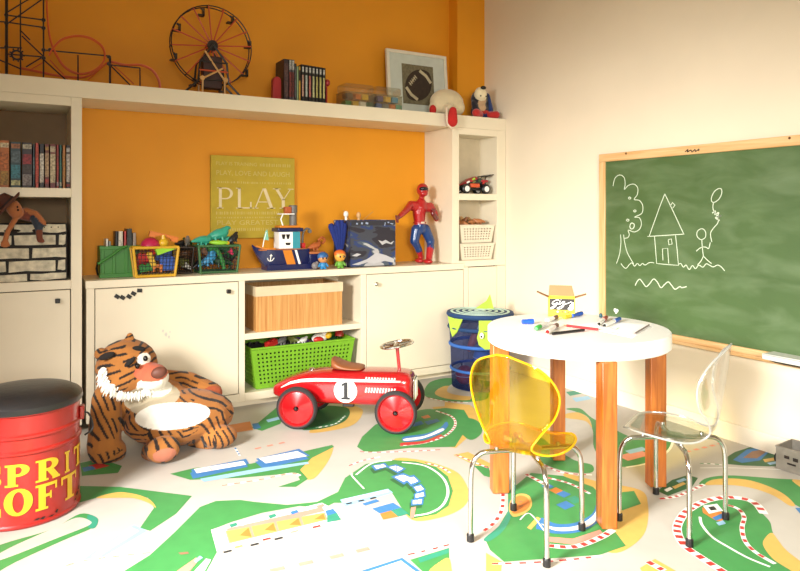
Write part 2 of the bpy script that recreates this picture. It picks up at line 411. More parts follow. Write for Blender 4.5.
def kerb(pts, w=.022, dash=.045, level=4, smooth=True, m2=None):
    """white border line with red dashes"""
    w *= .85; dash *= .55
    P = [fl(x, y, CZ) for x, y in pts]
    if smooth: P = catmull(P, 8)
    def strip(Q, m, lv, ww):
        key = ('kerb_print', m.name)
        if key not in _prints: _prints[key] = (MB(rug), m)
        _seq.append(1); L = []; Rr = []
        for i, p in enumerate(Q):
            d = Q[min(i+1, len(Q)-1)] - Q[max(i-1, 0)]; d.z = 0
            if d.length < 1e-6: return
            n = Vector((-d.y, d.x, 0)).normalized() * ww / 2
            L.append((p.x + n.x, p.y + n.y, CZ + .00025 * lv + .0000012 * len(_seq))); Rr.append((p.x - n.x, p.y - n.y, CZ + .00025 * lv + .0000012 * len(_seq)))
        k = len(Q); _prints[key][0].add(L + Rr, [(i, i+1, k+i+1, k+i) for i in range(k-1)])
    strip(P, C_W, level, w)
    if m2 is False: return
    # red dashes along it
    acc = 0.0; on = True; cur = [P[0]]
    for a, c in zip(P, P[1:]):
        d = (c - a).length; n = max(1, int(d / .005))
        for k in range(1, n + 1):
            q = a.lerp(c, k / n); acc += d / n; cur.append(q)
            if acc > dash / 2:
                if on and len(cur) > 1: strip(cur, m2 or C_R, level + 1, w * .8)
                on = not on; acc = 0; cur = [q]
def dashes(pts, w=.012, dash=.07, m=None, level=3):
    P = [fl(x, y, CZ) for x, y in pts]
    key = ('lane_print', (m or C_P).name)
    if key not in _prints: _prints[key] = (MB(rug), m or C_P)
    for a, c in zip(P, P[1:]):
        d = c - a; n = max(1, int(d.length / dash)); u = d.normalized(); v = Vector((-u.y, u.x, 0)) * w / 2
        for k in range(n):
            p = a + u * (k * dash); q = p + u * dash * .5; z = Vector((0, 0, .0003 * level))
            _prints[key][0].add([p + v + z, p - v + z, q - v + z, q + v + z], [(0, 1, 2, 3)])
G, S, K, BD = 'lawn_print', 'sand_print', 'kerb_print', 'building_print'
# lower right loop
lay(G, C_G, [(679,530),(682,520),(690,510),(705,502),(725,498),(745,500),(755,505),(762,513),(770,522),(773,533),(782,550),(806,568),(830,600),(760,610),(722,570),(700,556),(685,545)], 1)
lay(S, C_Y, [(763,545),(766,537),(772,533),(778,540),(786,550),(803,563),(826,578),(830,592),(804,578),(785,567),(772,558)], 2)
kerb([(725,573),(700,557),(684,545),(677,530),(681,518),(690,509),(706,501),(726,497.5),(746,499.5),(757,505),(764,514)], .036, .07, 3)
kerb([(700,517),(702,525),(712,537),(728,547),(748,558),(770,567)], .011, .07, 3, m2=False)
kerb([(727,505),(738,509),(744,517),(742,528),(745,541),(755,552),(775,564)], .018, .07, 3)
lay(BD, C_O, [(702,508),(716,506),(723,514),(723,522),(716,521),(703,513)], 4, False); lay(BD, C_W, [(703,506),(717,504),(723,511),(709,514)], 5, False)
lay(BD, C_B, [(712,518),(724,513),(724,518),(716,521)], 6, False); lay(BD, C_K, [(708,507.5),(714,506.5),(717,510),(711,511)], 6, False); lay(BD, C_LB, [(716,523),(723,520.5),(726,524),(719,526)], 5, False)
# band at the right and its sand arch
lay(G, C_G, [(699,484),(707,478),(727,475.5),(750,476.5),(775,478.5),(800,480),(830,484),(830,520),(806,510),(794,504),(780,493),(762,485),(740,481),(720,481),(708,485)], 1)
lay(S, C_Y, [(705,485),(712,480),(730,478.5),(750,480.5),(770,487),(785,495),(795,505),(789,505.5),(774,496),(755,489),(735,485.5),(717,485)], 2)
lay(S, C_Y, [(792,480.5),(800,480),(815,484),(815,495),(803,489)], 2)
lay(BD, C_B, [(795,508),(812,508),(820,518),(803,517)], 3, False)
# corner lawn by the skirting and the blue pit building
lay(G, C_DG, [(722,460),(735,452),(752,446.5),(764,446),(790,456),(796,462),(788,466),(768,466.5),(742,465.5),(726,464)], 1, False)
lay(BD, C_B, [(733,460),(747,449.5),(761,446.5),(774,451),(760,460.5),(742,463)], 2, False); lay(BD, C_BR, [(743,458),(752,451.5),(762,449.5),(768,451.5),(757,458.5)], 3, False)
lay(BD, C_Y, [(763,459.5),(781,456.5),(783,459),(765,462.5)], 3, False); lay(BD, C_LB, [(767,463),(782,460.5),(783,462.5),(770,465)], 3, False)
kerb([(700,463.5),(712,464),(722,465)], .012, .05, 2, m2=C_G); dashes([(686,452),(728,442)], .018, .055, C_P)
kerb([(700,468),(735,468),(790,470)], .006, .05, 2, m2=False)
# lawn between the table legs
lay(G, C_G, [(566,409),(580,408.5),(592,418),(612,428),(632,437),(650,434),(673,436),(668,450),(650,462),(626,467),(606,462),(594,448),(592,428),(578,413)], 1)
lay(S, C_GR, [(566,417),(580,413.5),(590,420),(592,436),(585,446),(566,440)], 1)
lay(S, C_Y, [(566,414),(578,412.5),(588,418),(592,428),(585,421),(566,418)], 2)
lay(BD, C_P, [(618,456),(640,450),(650,455),(628,461)], 2, False); lay(BD, C_LB, [(625,451),(642,447),(648,450),(630,454)], 3, False)
kerb([(626,467.5),(650,462.5),(669,450),(674,437)], .014, .05, 3, m2=False)
lay(G, C_DG, [(657,491),(672,480),(688,475),(698,478),(692,487),(668,496)], 1, False); lay(BD, C_Y, [(672,487),(683,482),(686,484),(675,489)], 2, False); lay(BD, C_LB, [(676,481),(684,478),(687,480),(679,483)], 2, False)
lay(BD, C_W, [(664,490),(670,487),(673,489),(667,492)], 2, False)
kerb([(660,499),(676,496.5),(690,491),(704,484.5)], .02, .05, 2)
lay(G, C_G, [(540,438),(552,446),(574,460),(592,465),(590,473),(560,470),(532,456)], 1); kerb([(532,458),(560,472),(592,475)], .014, .05, 2)
lay(BD, C_LB, [(572,398),(588,396),(592,399),(576,402)], 1, False); lay(BD, C_T, [(566,392),(584,389),(590,392),(570,396)], 1, False)
# island under the yellow chair
lay(S, C_Y, [(563,474),(600,482),(640,490),(648,505),(646,530),(632,546),(612,553),(590,540),(588,500)], 1)
lay(G, C_G, [(485,539),(499,526),(508,511),(508,492),(531,473),(563,476),(593,487),(610,506),(613,529),(626,546),(600,555),(573,557),(504,562),(490,550)], 2, False)
lay(G, C_G, [(616,493),(634,491),(641,504),(618,512)], 2, False)
lay(G, C_T, [(484,539),(499,526),(508,511),(508,500),(513,502),(512,514),(504,530),(490,541)], 3)
lay(BD, C_O, [(549,490.5),(556,487.5),(563,491),(556,494)], 4, False); lay(BD, C_B, [(556,494),(563,491),(571,494.5),(564,498)], 4, False); lay(BD, C_B, [(556,505),(566,501),(575,506),(565,510)], 4, False); lay(BD, C_B, [(541,486),(549,484),(554,487),(546,490)], 4, False)
lay(BD, C_T, [(566,499),(575,496),(583,501),(574,504)], 4, False)
lay(S, C_Y, [(511,500),(519,494),(529,496),(532,505),(526,513),(514,517),(509,510)], 4); lay(BD, C_O, [(512,501),(519,496),(527,498),(530,505),(525,511),(514,514),(511,508)], 5)
dashes([(512,504),(530,500)], .006, .03, C_BR, 6); dashes([(512,508),(530,505)], .006, .03, C_BR, 6); dashes([(514,512),(527,509)], .006, .03, C_BR, 6)
lay(BD, C_B, [(536,528),(541,518),(556,524),(575,523),(592,514),(597,503),(602,508),(598,522),(580,532),(556,534),(540,530)], 4); lay(BD, C_W, [(541,524),(557,528),(577,526),(592,517),(598,508),(599,514),(593,524),(578,530),(556,531)], 5)
lay(BD, C_Y, [(527,528),(537,517),(541,519),(531,530)], 4, False); lay(BD, C_P, [(548,537),(573,539),(600,530),(603,534),(575,545),(548,542)], 4, False)
kerb([(548,546),(575,547),(600,538),(613,530)], .03, .06, 5); kerb([(526,474.5),(548,486)], .022, .05, 4)
kerb([(548,478),(570,484),(590,494)], .016, .05, 4); kerb([(492,564),(530,563),(575,559.5),(602,556)], .014, .07, 3)
kerb([(484,531),(495,522),(502,509),(503,494)], .02, .08, 3)
kerb([(520,520),(530,514),(548,536)], .006, .05, 4, m2=False)
lay(S, C_Y, [(640,568),(655,559),(676,571),(672,590),(650,588)], 1, False); kerb([(648,562),(664,571)], .03, .05, 3)
# centre island with the long blue grandstand
lay(S, C_Y, [(392,461),(420,460),(453,470),(465,482),(469,497),(461,509),(439,518),(412,520),(400,500)], 1)
lay(G, C_G, [(318,503),(330,499),(338,492),(345,478),(366,464),(392,460),(416,461.5),(436,467),(448,476.5),(453,491),(448.5,506),(436,514.5),(412,519),(404,512),(392,493),(340,503)], 2, False)
kerb([(356,475),(372,463.5),(392,460.5)], .01, .05, 3, m2=False); kerb([(402,462.5),(425,466),(442,477),(448,491),(443,505),(430,513),(414,516)], .012, .05, 3, m2=False)
kerb([(425,463),(440,467),(450,473)], .014, .05, 3); kerb([(349,466),(362,461),(380,457)], .012, .06, 2)
_gs = [(371,466,385,463,389,467,375,471), (386,467,396,464.5,406,469,398,474), (391,477,403,473,414,478,404,485), (403,478,414,475,421,482,411,487), (412,487,421,484,426,490,417,494), (414,494,425,491,426,497,414,500), (411,500,424,498,423,505,411,506)]
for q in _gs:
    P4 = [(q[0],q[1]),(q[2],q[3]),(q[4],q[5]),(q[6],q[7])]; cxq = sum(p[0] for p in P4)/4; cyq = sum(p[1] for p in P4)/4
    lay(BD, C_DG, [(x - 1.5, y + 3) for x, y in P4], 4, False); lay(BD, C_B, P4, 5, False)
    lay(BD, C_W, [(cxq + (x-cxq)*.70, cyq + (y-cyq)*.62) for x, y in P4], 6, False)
    lay(BD, C_B, [(cxq - .4, P4[0][1]*.5 + P4[1][1]*.5), (cxq + .4, P4[0][1]*.5 + P4[1][1]*.5), (cxq + .4, P4[2][1]*.5 + P4[3][1]*.5), (cxq - .4, P4[2][1]*.5 + P4[3][1]*.5)], 7, False)
lay(BD, C_LB, [(340,500),(388,489),(393,493),(345,507)], 4, False); lay(BD, C_W, [(342,500),(388,490),(389,492),(344,503)], 5, False); dashes([(346,504.5),(392,494)], .012, .05, C_K, 6)
lay(BD, C_B, [(362,504),(376,499.5),(380,501.5),(365,506)], 5, False)
lay(BD, C_B, [(372,509),(393,503),(401,508),(380,514)], 5, False); lay(BD, C_O, [(380,514),(391,511),(398,517),(383,520)], 5, False); lay(BD, C_T, [(391,511),(401,508),(409,514),(398,517)], 5, False)
lay(BD, C_P, [(411,508),(416,507),(414,518),(410,519)], 5, False)
kerb([(353,474),(352,476),(364,489)], .008, .05, 4, m2=False)
# pit lane building with orange roofs and the lawn around it
lay(G, C_G, [(118,575),(150,555),(175,532),(200,507),(216,501),(240,500),(255,502),(287,505),(317,502),(338,492),(340,500),(322,509),(300,506),(262,513),(232,522),(211,530),(217,552),(205,574),(180,600),(130,610)], 1, False)
lay(BD, C_W, [(211,530),(322,503),(345,515),(330,524),(217,552)], 2, False)
for k in range(4):
    t0, t1 = k/4, (k+1)/4; A = lambda t: (225+100*t, 531-18.5*t); Bq = lambda t: (229+98.5*t, 544-24*t)
    q = [A(t0), A(t1), Bq(t1), Bq(t0)]; cx_ = sum(p[0] for p in q)/4; cy_ = sum(p[1] for p in q)/4
    lay(BD, C_P, q, 3, False); lay(BD, C_Y, [(cx_+(x-cx_)*.9, cy_+(y-cy_)*.88) for x, y in q], 4, False)
    lay(BD, C_O, [(cx_+(q[1][0]-cx_)*.85, cy_+(q[1][1]-cy_)*.8), (cx_+(q[2][0]-cx_)*.85, cy_+(q[2][1]-cy_)*.8), (cx_, cy_+1)], 5, False)
lay(BD, C_P, [(226,529),(322,507),(325,511.5),(230,533)], 2.5, False)
for x, y, m in ((229,525,C_T),(240,523,C_W),(268,516,C_T),(290,512,C_B),(305,508,C_W),(316,506,C_P)): lay(BD, m, [(x,y),(x+7,y-2),(x+9,y+.5),(x+2,y+3)], 4, False)
for x, y, m in ((234,547,C_Y),(262,539.5,C_R),(274,539,C_K),(290,532,C_P),(312,527,C_R),(223,552,C_K),(250,545,C_K)): lay(BD, m, [(x,y),(x+8,y-2),(x+9,y-.5),(x+1,y+1.5)], 4, False)
lay(BD, C_B, [(325,511),(333,509),(337,513),(327,516)], 4, False); lay(BD, C_T, [(327,516),(337,513),(341,520),(327,523)], 4, False)
dashes([(270,571),(330,558),(400,541)], .02, .09, C_P); kerb([(304,527),(308,540),(312,552)], .008, .06, 2, m2=C_LB)
# blue roofed pits near the soft toy
lay(S, C_Y, [(310,456),(332,445),(330,458),(316,477),(305,479),(298,470)], 1)
lay(G, C_G, [(170,474),(195,468),(250,464),(310,450),(332,445),(334,447),(312,458),(300,470),(308,479),(296,487),(278,487),(300,480),(296,473),(240,478),(190,480)], 2, False)
for r1 in ([(191,470),(246,459),(249,464),(194,476)], [(256,459),(299,449),(310,456),(264,466)]):
    cxr = sum(p[0] for p in r1)/4; cyr = sum(p[1] for p in r1)/4
    lay(BD, C_B, [(x - 1, y + 3) for x, y in r1], 3, False); lay(BD, C_B, r1, 4, False); lay(BD, C_W, [(cxr+(x-cxr)*.9, cyr+(y-cyr)*.72) for x, y in r1], 5, False)
    for t in (.33, .66):
        a = Vector(r1[0]).lerp(Vector(r1[1]), t); c_ = Vector(r1[3]).lerp(Vector(r1[2]), t); lay(BD, C_P, [(a.x-.4,a.y+1),(a.x+.4,a.y+1),(c_.x+.4,c_.y-1),(c_.x-.4,c_.y-1)], 6, False)
lay(BD, C_LB, [(200,479),(262,468),(308,462),(309,464),(262,472),(204,482)], 3, False); kerb([(222,486),(260,480),(290,474),(300,476)], .02, .08, 4, m2=C_P)
kerb([(235,448),(240,456)], .012, .06, 3, m2=C_B); dashes([(255,449),(300,439)], .016, .06, C_P)
lay(BD, C_O, [(224,426),(250,421.5),(253,430),(227,434)], 2, False); lay(BD, C_R, [(220,434),(227,432),(228,437),(221,438)], 2, False); lay(BD, C_B, [(252,424),(258,423),(261,428),(254,429.5)], 2, False); lay(G, C_G, [(252,428),(276,408),(290,406),(280,424),(262,431)], 1, False)
lay(BD, C_LB, [(266,420),(280,416.5),(282,419),(268,422.5)], 2, False)
dashes([(226,416),(243,414)], .012, .05, C_K)
# under the red racer
lay(S, C_Y, [(345,405),(358,407),(363,412),(356,423),(340,429),(310,433),(318,424),(340,414)], 1); lay(G, C_DG, [(300,412),(320,406),(344,407),(350,412),(345,421),(330,427),(312,430),(300,428)], 2)
kerb([(316,428),(335,424),(345,416)], .012, .05, 3, m2=C_G)
lay(S, C_Y, [(445,402),(470,405),(482,414),(478,428),(456,448),(440,446)], 1, False)
lay(G, C_G, [(357,447),(362,437),(375,425),(395,416),(420,411),(445,408),(464,410),(470,420),(462,436),(455,447),(410,448),(366,453)], 2, False)
kerb([(400,446),(425,443),(445,436),(455,426),(452,417),(436,411)], .016, .05, 4); kerb([(360,452),(380,452.5),(412,451.5),(440,450)], .012, .06, 3)
lay(BD, C_B, [(404,437),(425,434),(440,428),(446,422),(448,426),(440,434),(424,440),(405,442)], 4); lay(BD, C_W, [(405,439),(425,436),(441,429),(443,431),(424,438.5),(406,441)], 5)
lay(BD, C_R, [(402,443),(424,441),(440,435),(441,437),(424,443.5),(403,445.5)], 4); lay(BD, C_O, [(421,417),(428,415),(431,417.5),(424,419)], 4, False); lay(BD, C_B, [(424,422),(437,419),(440,421.5),(428,425)], 4, False); lay(BD, C_B, [(411,424),(421,421),(424,424),(414,427)], 4, False)
# by the mesh hamper
lay(G, C_G, [(425,396),(428,384),(440,379),(455,378.5),(482,384),(488,398),(468,402),(446,401)], 1); lay(S, C_Y, [(435,394),(440,388),(450,386),(468,392),(470,400),(448,399)], 2); lay(S, C_GR, [(447,391),(453,384),(470,388),(474,396),(456,395)], 3)
kerb([(428,398),(446,401.5),(468,402.5)], .014, .05, 3); lay(S, C_Y, [(432,408),(450,406.5),(476,410),(478,419),(455,415)], 1)
lay(G, C_G, [(410,414),(430,409),(450,415),(476,420),(482,432),(470,440),(455,428),(440,420)], 1)
lay(S, C_Y, [(453,455),(468,452),(491,464),(488,470),(470,463)], 1, False); kerb([(456,455),(468,460),(488,468)], .014, .05, 3); lay(G, C_G, [(474,466),(488,466),(492,478),(484,476)], 1, False)
# lower left, by the drum
lay(G, C_G, [(78,486),(120,487),(192,496),(176,514),(150,531),(140,528),(154,508),(148,498),(126,494),(100,497),(78,503)], 1, False); lay(S, C_Y, [(96,498),(117,492.5),(136,494.5),(150,500),(156,508),(148,503),(134,498.5),(117,498)], 2)
lay(G, C_G, [(80,514),(96,518),(94,527),(62,541),(16,562),(-30,585),(-60,570),(0,545),(50,530)], 1); lay(G, C_T, [(88,515),(98,519),(95,528),(88,527)], 2); lay(S, C_GR, [(76,518),(90,521),(88,526),(58,538),(10,557),(-20,566),(10,548),(50,530)], 2)
lay(BD, C_LB, [(88,556),(134,525),(147,531),(100,559),(80,562)], 2, False); lay(BD, C_W, [(92,556),(132,528),(139,531),(98,557)], 3, False)
lay(G, C_G, [(80,463),(100,459),(122,466),(118,473),(82,476)], 1, False); lay(BD, C_R, [(88,466),(100,463),(110,466),(94,470)], 2, False); lay(BD, C_B, [(82,468),(92,466),(96,469),(84,472)], 2, False)
kerb([(66,566),(90,560),(150,553)], .012, .07, 2, m2=C_P)
lay(BD, C_P, [(176,572),(196,558),(200,559),(186,576)], 3, False); lay(BD, C_LB, [(194,561),(200,556),(203,558),(196,563)], 3, False); lay(BD, C_W, [(192,574),(206,559),(211,560),(202,576)], 3, False); lay(BD, C_BR, [(178,553),(188,552),(189,554),(181,555)], 3, False)
# lower edge
lay(BD, C_B, [(352,574),(402,558),(424,574),(400,590),(364,592)], 2, False); lay(BD, C_W, [(362,574),(401,561),(417,573),(398,584)], 3, False)
lay(G, C_G, [(410,560),(449,548),(450,600),(430,590),(424,573)], 1, False); lay(S, C_Y, [(428,575),(440,562),(450,560),(450,590)], 2); lay(G, C_T, [(418,558.5),(449,548.5),(449,553),(420,563)], 2, False); kerb([(408,555),(430,550),(449,545)], .012, .06, 2)
lay(S, C_Y, [(486,553),(502,562),(500,580),(486,580)], 1, False)
# the same print goes on where the frame ends
for dx, dy in ((-1.35, .1), (-.9, -1.3), (.5, -1.7), (1.5, -1.2)):
    lay(G, C_G, [(x*.5 + 1.0 + dx, y*.4 + 1.5 + dy) for x, y in ((0,0),(.8,-.2),(1.2,.3),(1,.9),(.3,1.1),(-.1,.6))], 1, raw=True)
    lay(S, C_Y, [(x*.25 + 1.4 + dx, y*.2 + 1.6 + dy) for x, y in ((0,0),(.8,-.2),(1.2,.3),(1,.9),(.3,1.1),(-.1,.6))], 2, raw=True)
big = MB(rug); pm = []
for (kind, mn), (mb, m) in _prints.items():
    if m not in pm: pm.append(m)
    k0 = len(big.v); big.v += mb.v; big.f += [[i + k0 for i in f] for f in mb.f]; big.mi += [pm.index(m)] * len(mb.f)
o = big.build('printed_pattern', pm, rug, smooth=0); o['kind'] = 'stuff'
# ------------------------------------------------------------------ slab-serif letters (quads in a unit box)
def glyph(ch, st=.26, tn=.11, sh=.09):
    Q = []
    def bar(x0, x1, y0, y1): Q.append([(x0, y0), (x1, y0), (x1, y1), (x0, y1)])
    def ring(cx, cy, rx, ry, ix, iy, a0, a1, n=14):
        for k in range(n):
            a, c = R(a0 + (a1 - a0) * k / n), R(a0 + (a1 - a0) * (k + 1) / n)
            Q.append([(cx + rx*math.cos(a), cy + ry*math.sin(a)), (cx + rx*math.cos(c), cy + ry*math.sin(c)), (cx + ix*math.cos(c), cy + iy*math.sin(c)), (cx + ix*math.cos(a), cy + iy*math.sin(a))])
    def diag(x0, y0, x1, y1, w): Q.append([(x0 - w/2, y0), (x0 + w/2, y0), (x1 + w/2, y1), (x1 - w/2, y1)])
    s0, s1 = .12, .12 + st
    if ch in 'PRLEF': bar(s0, s1, 0, 1); bar(0, s1 + .1, 0, sh); bar(0, s1, 1 - sh, 1)
    if ch in 'PR':
        bar(s1, .52, 1 - tn, 1); bar(s1, .52, .44, .44 + tn); ring(.52, .72, .44, .28, .44 - st, .28 - tn, 90, -90)
    if ch == 'R': diag(.60, .46, .84, sh, st); bar(.68, 1.04, 0, sh)
    if ch in 'LE': bar(s1, .94, 0, tn); bar(.86, .95, 0, .32)
    if ch in 'EF': bar(s1, .92, 1 - tn, 1); bar(.84, .93, .70, 1); bar(s1, .66, .47, .47 + tn); bar(.60, .68, .38, .67)
    if ch == 'T': bar(.5 - st/2, .5 + st/2, 0, 1); bar(.5 - st/2 - .12, .5 + st/2 + .12, 0, sh); bar(.02, .98, 1 - tn, 1); bar(.02, .10, .68, 1); bar(.90, .98, .68, 1)
    if ch == 'I': bar(.5 - st/2, .5 + st/2, 0, 1); bar(.5 - st/2 - .12, .5 + st/2 + .12, 0, sh); bar(.5 - st/2 - .12, .5 + st/2 + .12, 1 - sh, 1)
    if ch == 'O': ring(.5, .5, .5, .52, .5 - st, .52 - tn, 0, 360, 28)
    if ch == 'S':
        ring(.5, .73, .42, .28, .42 - st*.8, .28 - tn, 20, 250); ring(.5, .28, .44, .29, .44 - st*.8, .29 - tn, 90, -160); bar(.80, .90, .64, .98); bar(.08, .18, .02, .38)
    if ch == 'A': diag(.06, 0, .47, 1, tn); diag(.90, 0, .52, 1, st); bar(.22, .74, .30, .30 + tn*.8); bar(-.08, .22, 0, sh); bar(.66, 1.08, 0, sh)
    if ch == 'Y': diag(.5, .42, .12, 1, st); diag(.5, .42, .92, 1, tn); bar(.5 - st/2, .5 + st/2, 0, .45); bar(.5 - st/2 - .12, .5 + st/2 + .12, 0, sh); bar(-.08, .34, 1 - sh, 1); bar(.76, 1.08, 1 - sh, 1)
    return Q

# ------------------------------------------------------------------ red drum stool
dc = Vector((.03, 2.82, 0)); DRr = .19
drum = thing('drum_stool', 'red metal drum stool with black cushion lid and yellow lettering', 'stool', (dc.x, dc.y, RZ))
m_drum = mat('red_drum_enamel', (180, 34, 28), .32, var=.08, scale=7, coat=.3); m_leather = mat('black_leather', (30, 28, 28), .34, bump=.25, bscale=40)
b = MB(); pr = [(DRr - .003, 0), (DRr, .005), (DRr, .010), (DRr - .004, .015), (DRr - .004, .250), (DRr + .002, .256), (DRr + .002, .263), (DRr - .004, .269), (DRr - .004, .305), (DRr + .002, .311), (DRr + .002, .318), (DRr - .004, .324), (DRr - .004, .384), (DRr + .003, .390), (DRr + .003, .396)]
b.lathe(pr, 64).build('drum_body', m_drum, drum)
b = MB().lathe([(DRr + .004, .392), (DRr + .007, .400), (DRr + .006, .414), (DRr - .004, .426), (DRr - .03, .440), (DRr - .07, .449), (DRr - .12, .454), (.0001, .455)], 64).build('cushion_lid', m_leather, drum)
m_let = mat('yellow_lettering', (244, 196, 40), .4)
def on_drum(a_deg, z): # a measured from the side facing the room's front, counter-clockwise seen from above
    a = R(-90 + a_deg); r = DRr - .0015; return (r * math.cos(a), r * math.sin(a), z)
for word, items, z0, hh in (('ESPRIT', (('E', -60, 21), ('S', -31, 21), ('P', -6.5, 24), ('R', 22.5, 25), ('I', 46, 14), ('T', 68, 22)), .150, .076), ('LOFT', (('L', -32.5, 23), ('O', -6, 27), ('F', 22, 24), ('T', 50, 26)), .050, .090)):
    for ch, ac, wd in items:
        b = MB()
        for q in glyph(ch, .30, .12, .09): 
            # cut each quad along the curve so it follows the drum
            n = 3; 
            for k in range(n):
                t0, t1 = k/n, (k+1)/n
                A, B_, C_, D_ = [Vector(p) for p in q]
                b.add([on_drum(ac + (p.x - .5) * wd, z0 + p.y * hh) for p in (A.lerp(B_, t0), A.lerp(B_, t1), D_.lerp(C_, t1), D_.lerp(C_, t0))], [(0, 1, 2, 3)])
        b.build('letter', m_let, drum, smooth=0)
m_scuff = mat('scuffed_bare_metal', (40, 24, 20), .7)
for a, z, w_, h_ in ((8, .022, 7, .008), (14, .020, 6, .012), (22, .018, 8, .007), (30, .026, 4, .016), (62, .045, 7, .016), (68, .06, 5, .02), (58, .03, 6, .008)):
    MB().add([on_drum(a, z), on_drum(a + w_*.6, z - h_*.3), on_drum(a + w_, z + h_*.4), on_drum(a + w_*.5, z + h_*.5)], [(0, 1, 2, 3)]).build('scuff', m_scuff, drum, smooth=0)
b = MB(); a = R(-90 + 82); c_, s_ = math.cos(a), math.sin(a)
b.obox(((DRr + .004) * c_, (DRr + .004) * s_, .335), (.016, .04, .05), Matrix.Rotation(a, 3, 'Z')).build('handle_lug', m_drum, drum, bevel=.004)
MB().tube(catmull([((DRr + .01) * c_, (DRr + .01) * s_, .335), ((DRr + .030) * c_, (DRr + .030) * s_, .32), ((DRr + .03) * c_ + .01, (DRr + .03) * s_ - .01, .27), ((DRr + .006) * c_ + .005, (DRr + .006) * s_ - .02, .25)], 6), .0035, 8).build('wire_handle', m_blk, drum)

# ------------------------------------------------------------------ tiger soft toy
tb_ = fl(165, 452)
tg = thing('plush_tiger', 'big orange tiger soft toy slumped on the carpet against the cabinet', 'soft toy', (tb_.x, tb_.y, RZ))
def TP(x, y, Y):
    p = py(x, y, Y); return Vector((p.x - tg.location.x, p.y - tg.location.y, p.z - RZ))
m_tig = attr_mat('tiger_plush', .95, .35, 190, .08)
b = MB()
bc_ = TP(180, 428, 3.24); bc_.z = .125
head = TP(127, 366, 3.36); muz = TP(153, 377, 3.25)
b.ell(bc_, (.258, .19, .124)); b.ell(bc_ + Vector((-.08, .07, .05)), (.15, .13, .12))
b.ell(TP(143, 402, 3.36), (.135, .12, .12)); b.ell(head, (.140, .135, .128)); b.ell(head + Vector((-.01, -.03, -.05)), (.13, .115, .09)); b.ell(muz, (.072, .085, .062)); b.ell(muz + Vector((-.045, .05, .012)), (.08, .08, .075))
la0, la1 = TP(107, 398, 3.33), TP(104, 446, 3.21); b.capsule(la0, .066, la1, .072); b.ell(TP(108, 452, 3.20), (.078, .075, .066))
ra0, ra1, ra2 = TP(162, 380, 3.38), TP(188, 383, 3.36), TP(212, 393, 3.34); b.capsule(ra0, .052, ra1, .056); b.capsule(ra1, .056, ra2, .052)
lf, rf = TP(163, 457, 3.02), TP(215, 443, 3.09); lf.z = .060; rf.z = .054
b.capsule(TP(155, 452, 3.14), .06, lf + Vector((-.01, .02, -.005)), .05); b.ell(lf, (.074, .05, .058))
b.capsule(TP(200, 445, 3.2), .062, rf, .048); b.ell(rf + Vector((.02, -.01, -.002)), (.082, .055, .052))
b.capsule(TP(107, 360, 3.34), .03, TP(101, 354, 3.32), .03); b.capsule(TP(128, 344, 3.36), .028, TP(130, 336, 3.36), .016); b.capsule(TP(131, 338, 3.36), .014, TP(134, 346, 3.34), .018)
ORG, BLKC, WHT, CRM, NOS, PAD = lin((190, 120, 52)), lin((34, 22, 16)), lin((232, 228, 216)), lin((186, 172, 144)), lin((208, 104, 72)), lin((196, 120, 92))
belly = TP(173, 415, 3.12); chest = TP(152, 398, 3.24); cheek = muz + Vector((0.0, -.03, -.035)); brow = TP(147, 357, 3.25)
def tig_col(p, n):
    def E(c, r): d = p - c; return math.sqrt((d.x/r[0])**2 + (d.y/r[1])**2 + (d.z/r[2])**2)
    wob = noise.noise(p * 9) * .06
    if E(lf + Vector((.0, -.06, -.02)), (.075, .035, .04)) < 1: return PAD
    if E(ra2 + Vector((0, -.055, 0)), (.075, .05, .05)) < 1: return lin((176, 84, 44))
    if E(belly, (.165, .16, .052)) < 1 + wob: return WHT
    if E(muz + Vector((-.012, -.02, .030)), (.075, .11, .040)) < 1 and p.z > muz.z - .004: return NOS
    if E(muz + Vector((.012, -.03, -.03)), (.088, .09, .055)) < 1: return WHT
    if E(brow + Vector((-.012, 0, -.008)), (.034, .07, .026)) < 1: return WHT
    if E(chest, (.125, .14, .070)) < 1 + wob: return CRM
    hd = (p - head).length < .165; arm = min(seg_d(p, la0, la1), seg_d(p, ra0, ra1), seg_d(p, ra1, ra2)) < .085
    if hd: s = 250 * (p.z*.9 - p.x*.25) + 6 * noise.noise(p * 8)
    elif seg_d(p, la0, la1) < .09: s = 225 * (p.x * .9 + p.z * .35) + 6 * noise.noise(p * 9)
    elif arm: s = 240 * (p.z + p.x * .18) + 6 * noise.noise(p * 9)
    elif min((p - lf).length, (p - rf).length) < .11: s = 200 * (p.x * .85 + p.z * .35) + 4 * noise.noise(p * 9)
    else: s = 240 * (p.z * .75 + p.x * (.55 if p.z > .12 else -.22)) + 7 * noise.noise(p * 7)
    if math.sin(s) > .45 and noise.noise(p * 19 + Vector((3, 1, 2))) > -.22: return BLKC
    k = .88 + .22 * noise.noise(p * 12); return [c * k for c in ORG]
tbody = blob('body', tg, b, .0045, m_tig, tig_col, 4, zmin=0.0)
m_eye = mat('glossy_black_bead', (14, 12, 12), .15); m_wfur = mat('white_fur', (244, 238, 226), .95, bump=.4, bscale=200)
for x, y, Y in ((145.5, 358.5, 3.24), (137.5, 366, 3.225)): MB().ell(TP(x, y, Y), (.011, .011, .013)).build('eye', m_eye, tg)
for x, y, Y, a in ((139, 348.5, 3.275, 12), (130, 362, 3.232, -40)): MB().ell(TP(x, y, Y), (.030, .014, .012), Matrix.Rotation(R(a), 3, 'Y')).build('brow', mat('black_plush', (24, 20, 18), .95, bump=.3), tg)
MB().ell(TP(159, 372.5, 3.165), (.036, .022, .026), Matrix.Rotation(R(-12), 3, 'Y')).build('nose', mat('brown_nose_felt', (112, 62, 46), .6), tg)
MB().ell(TP(107, 356, 3.268), (.036, .012, .016), Matrix.Rotation(R(-14), 3, 'Y')).build('inner_ear', mat('dark_inner_ear', (34, 26, 22), .95), tg)
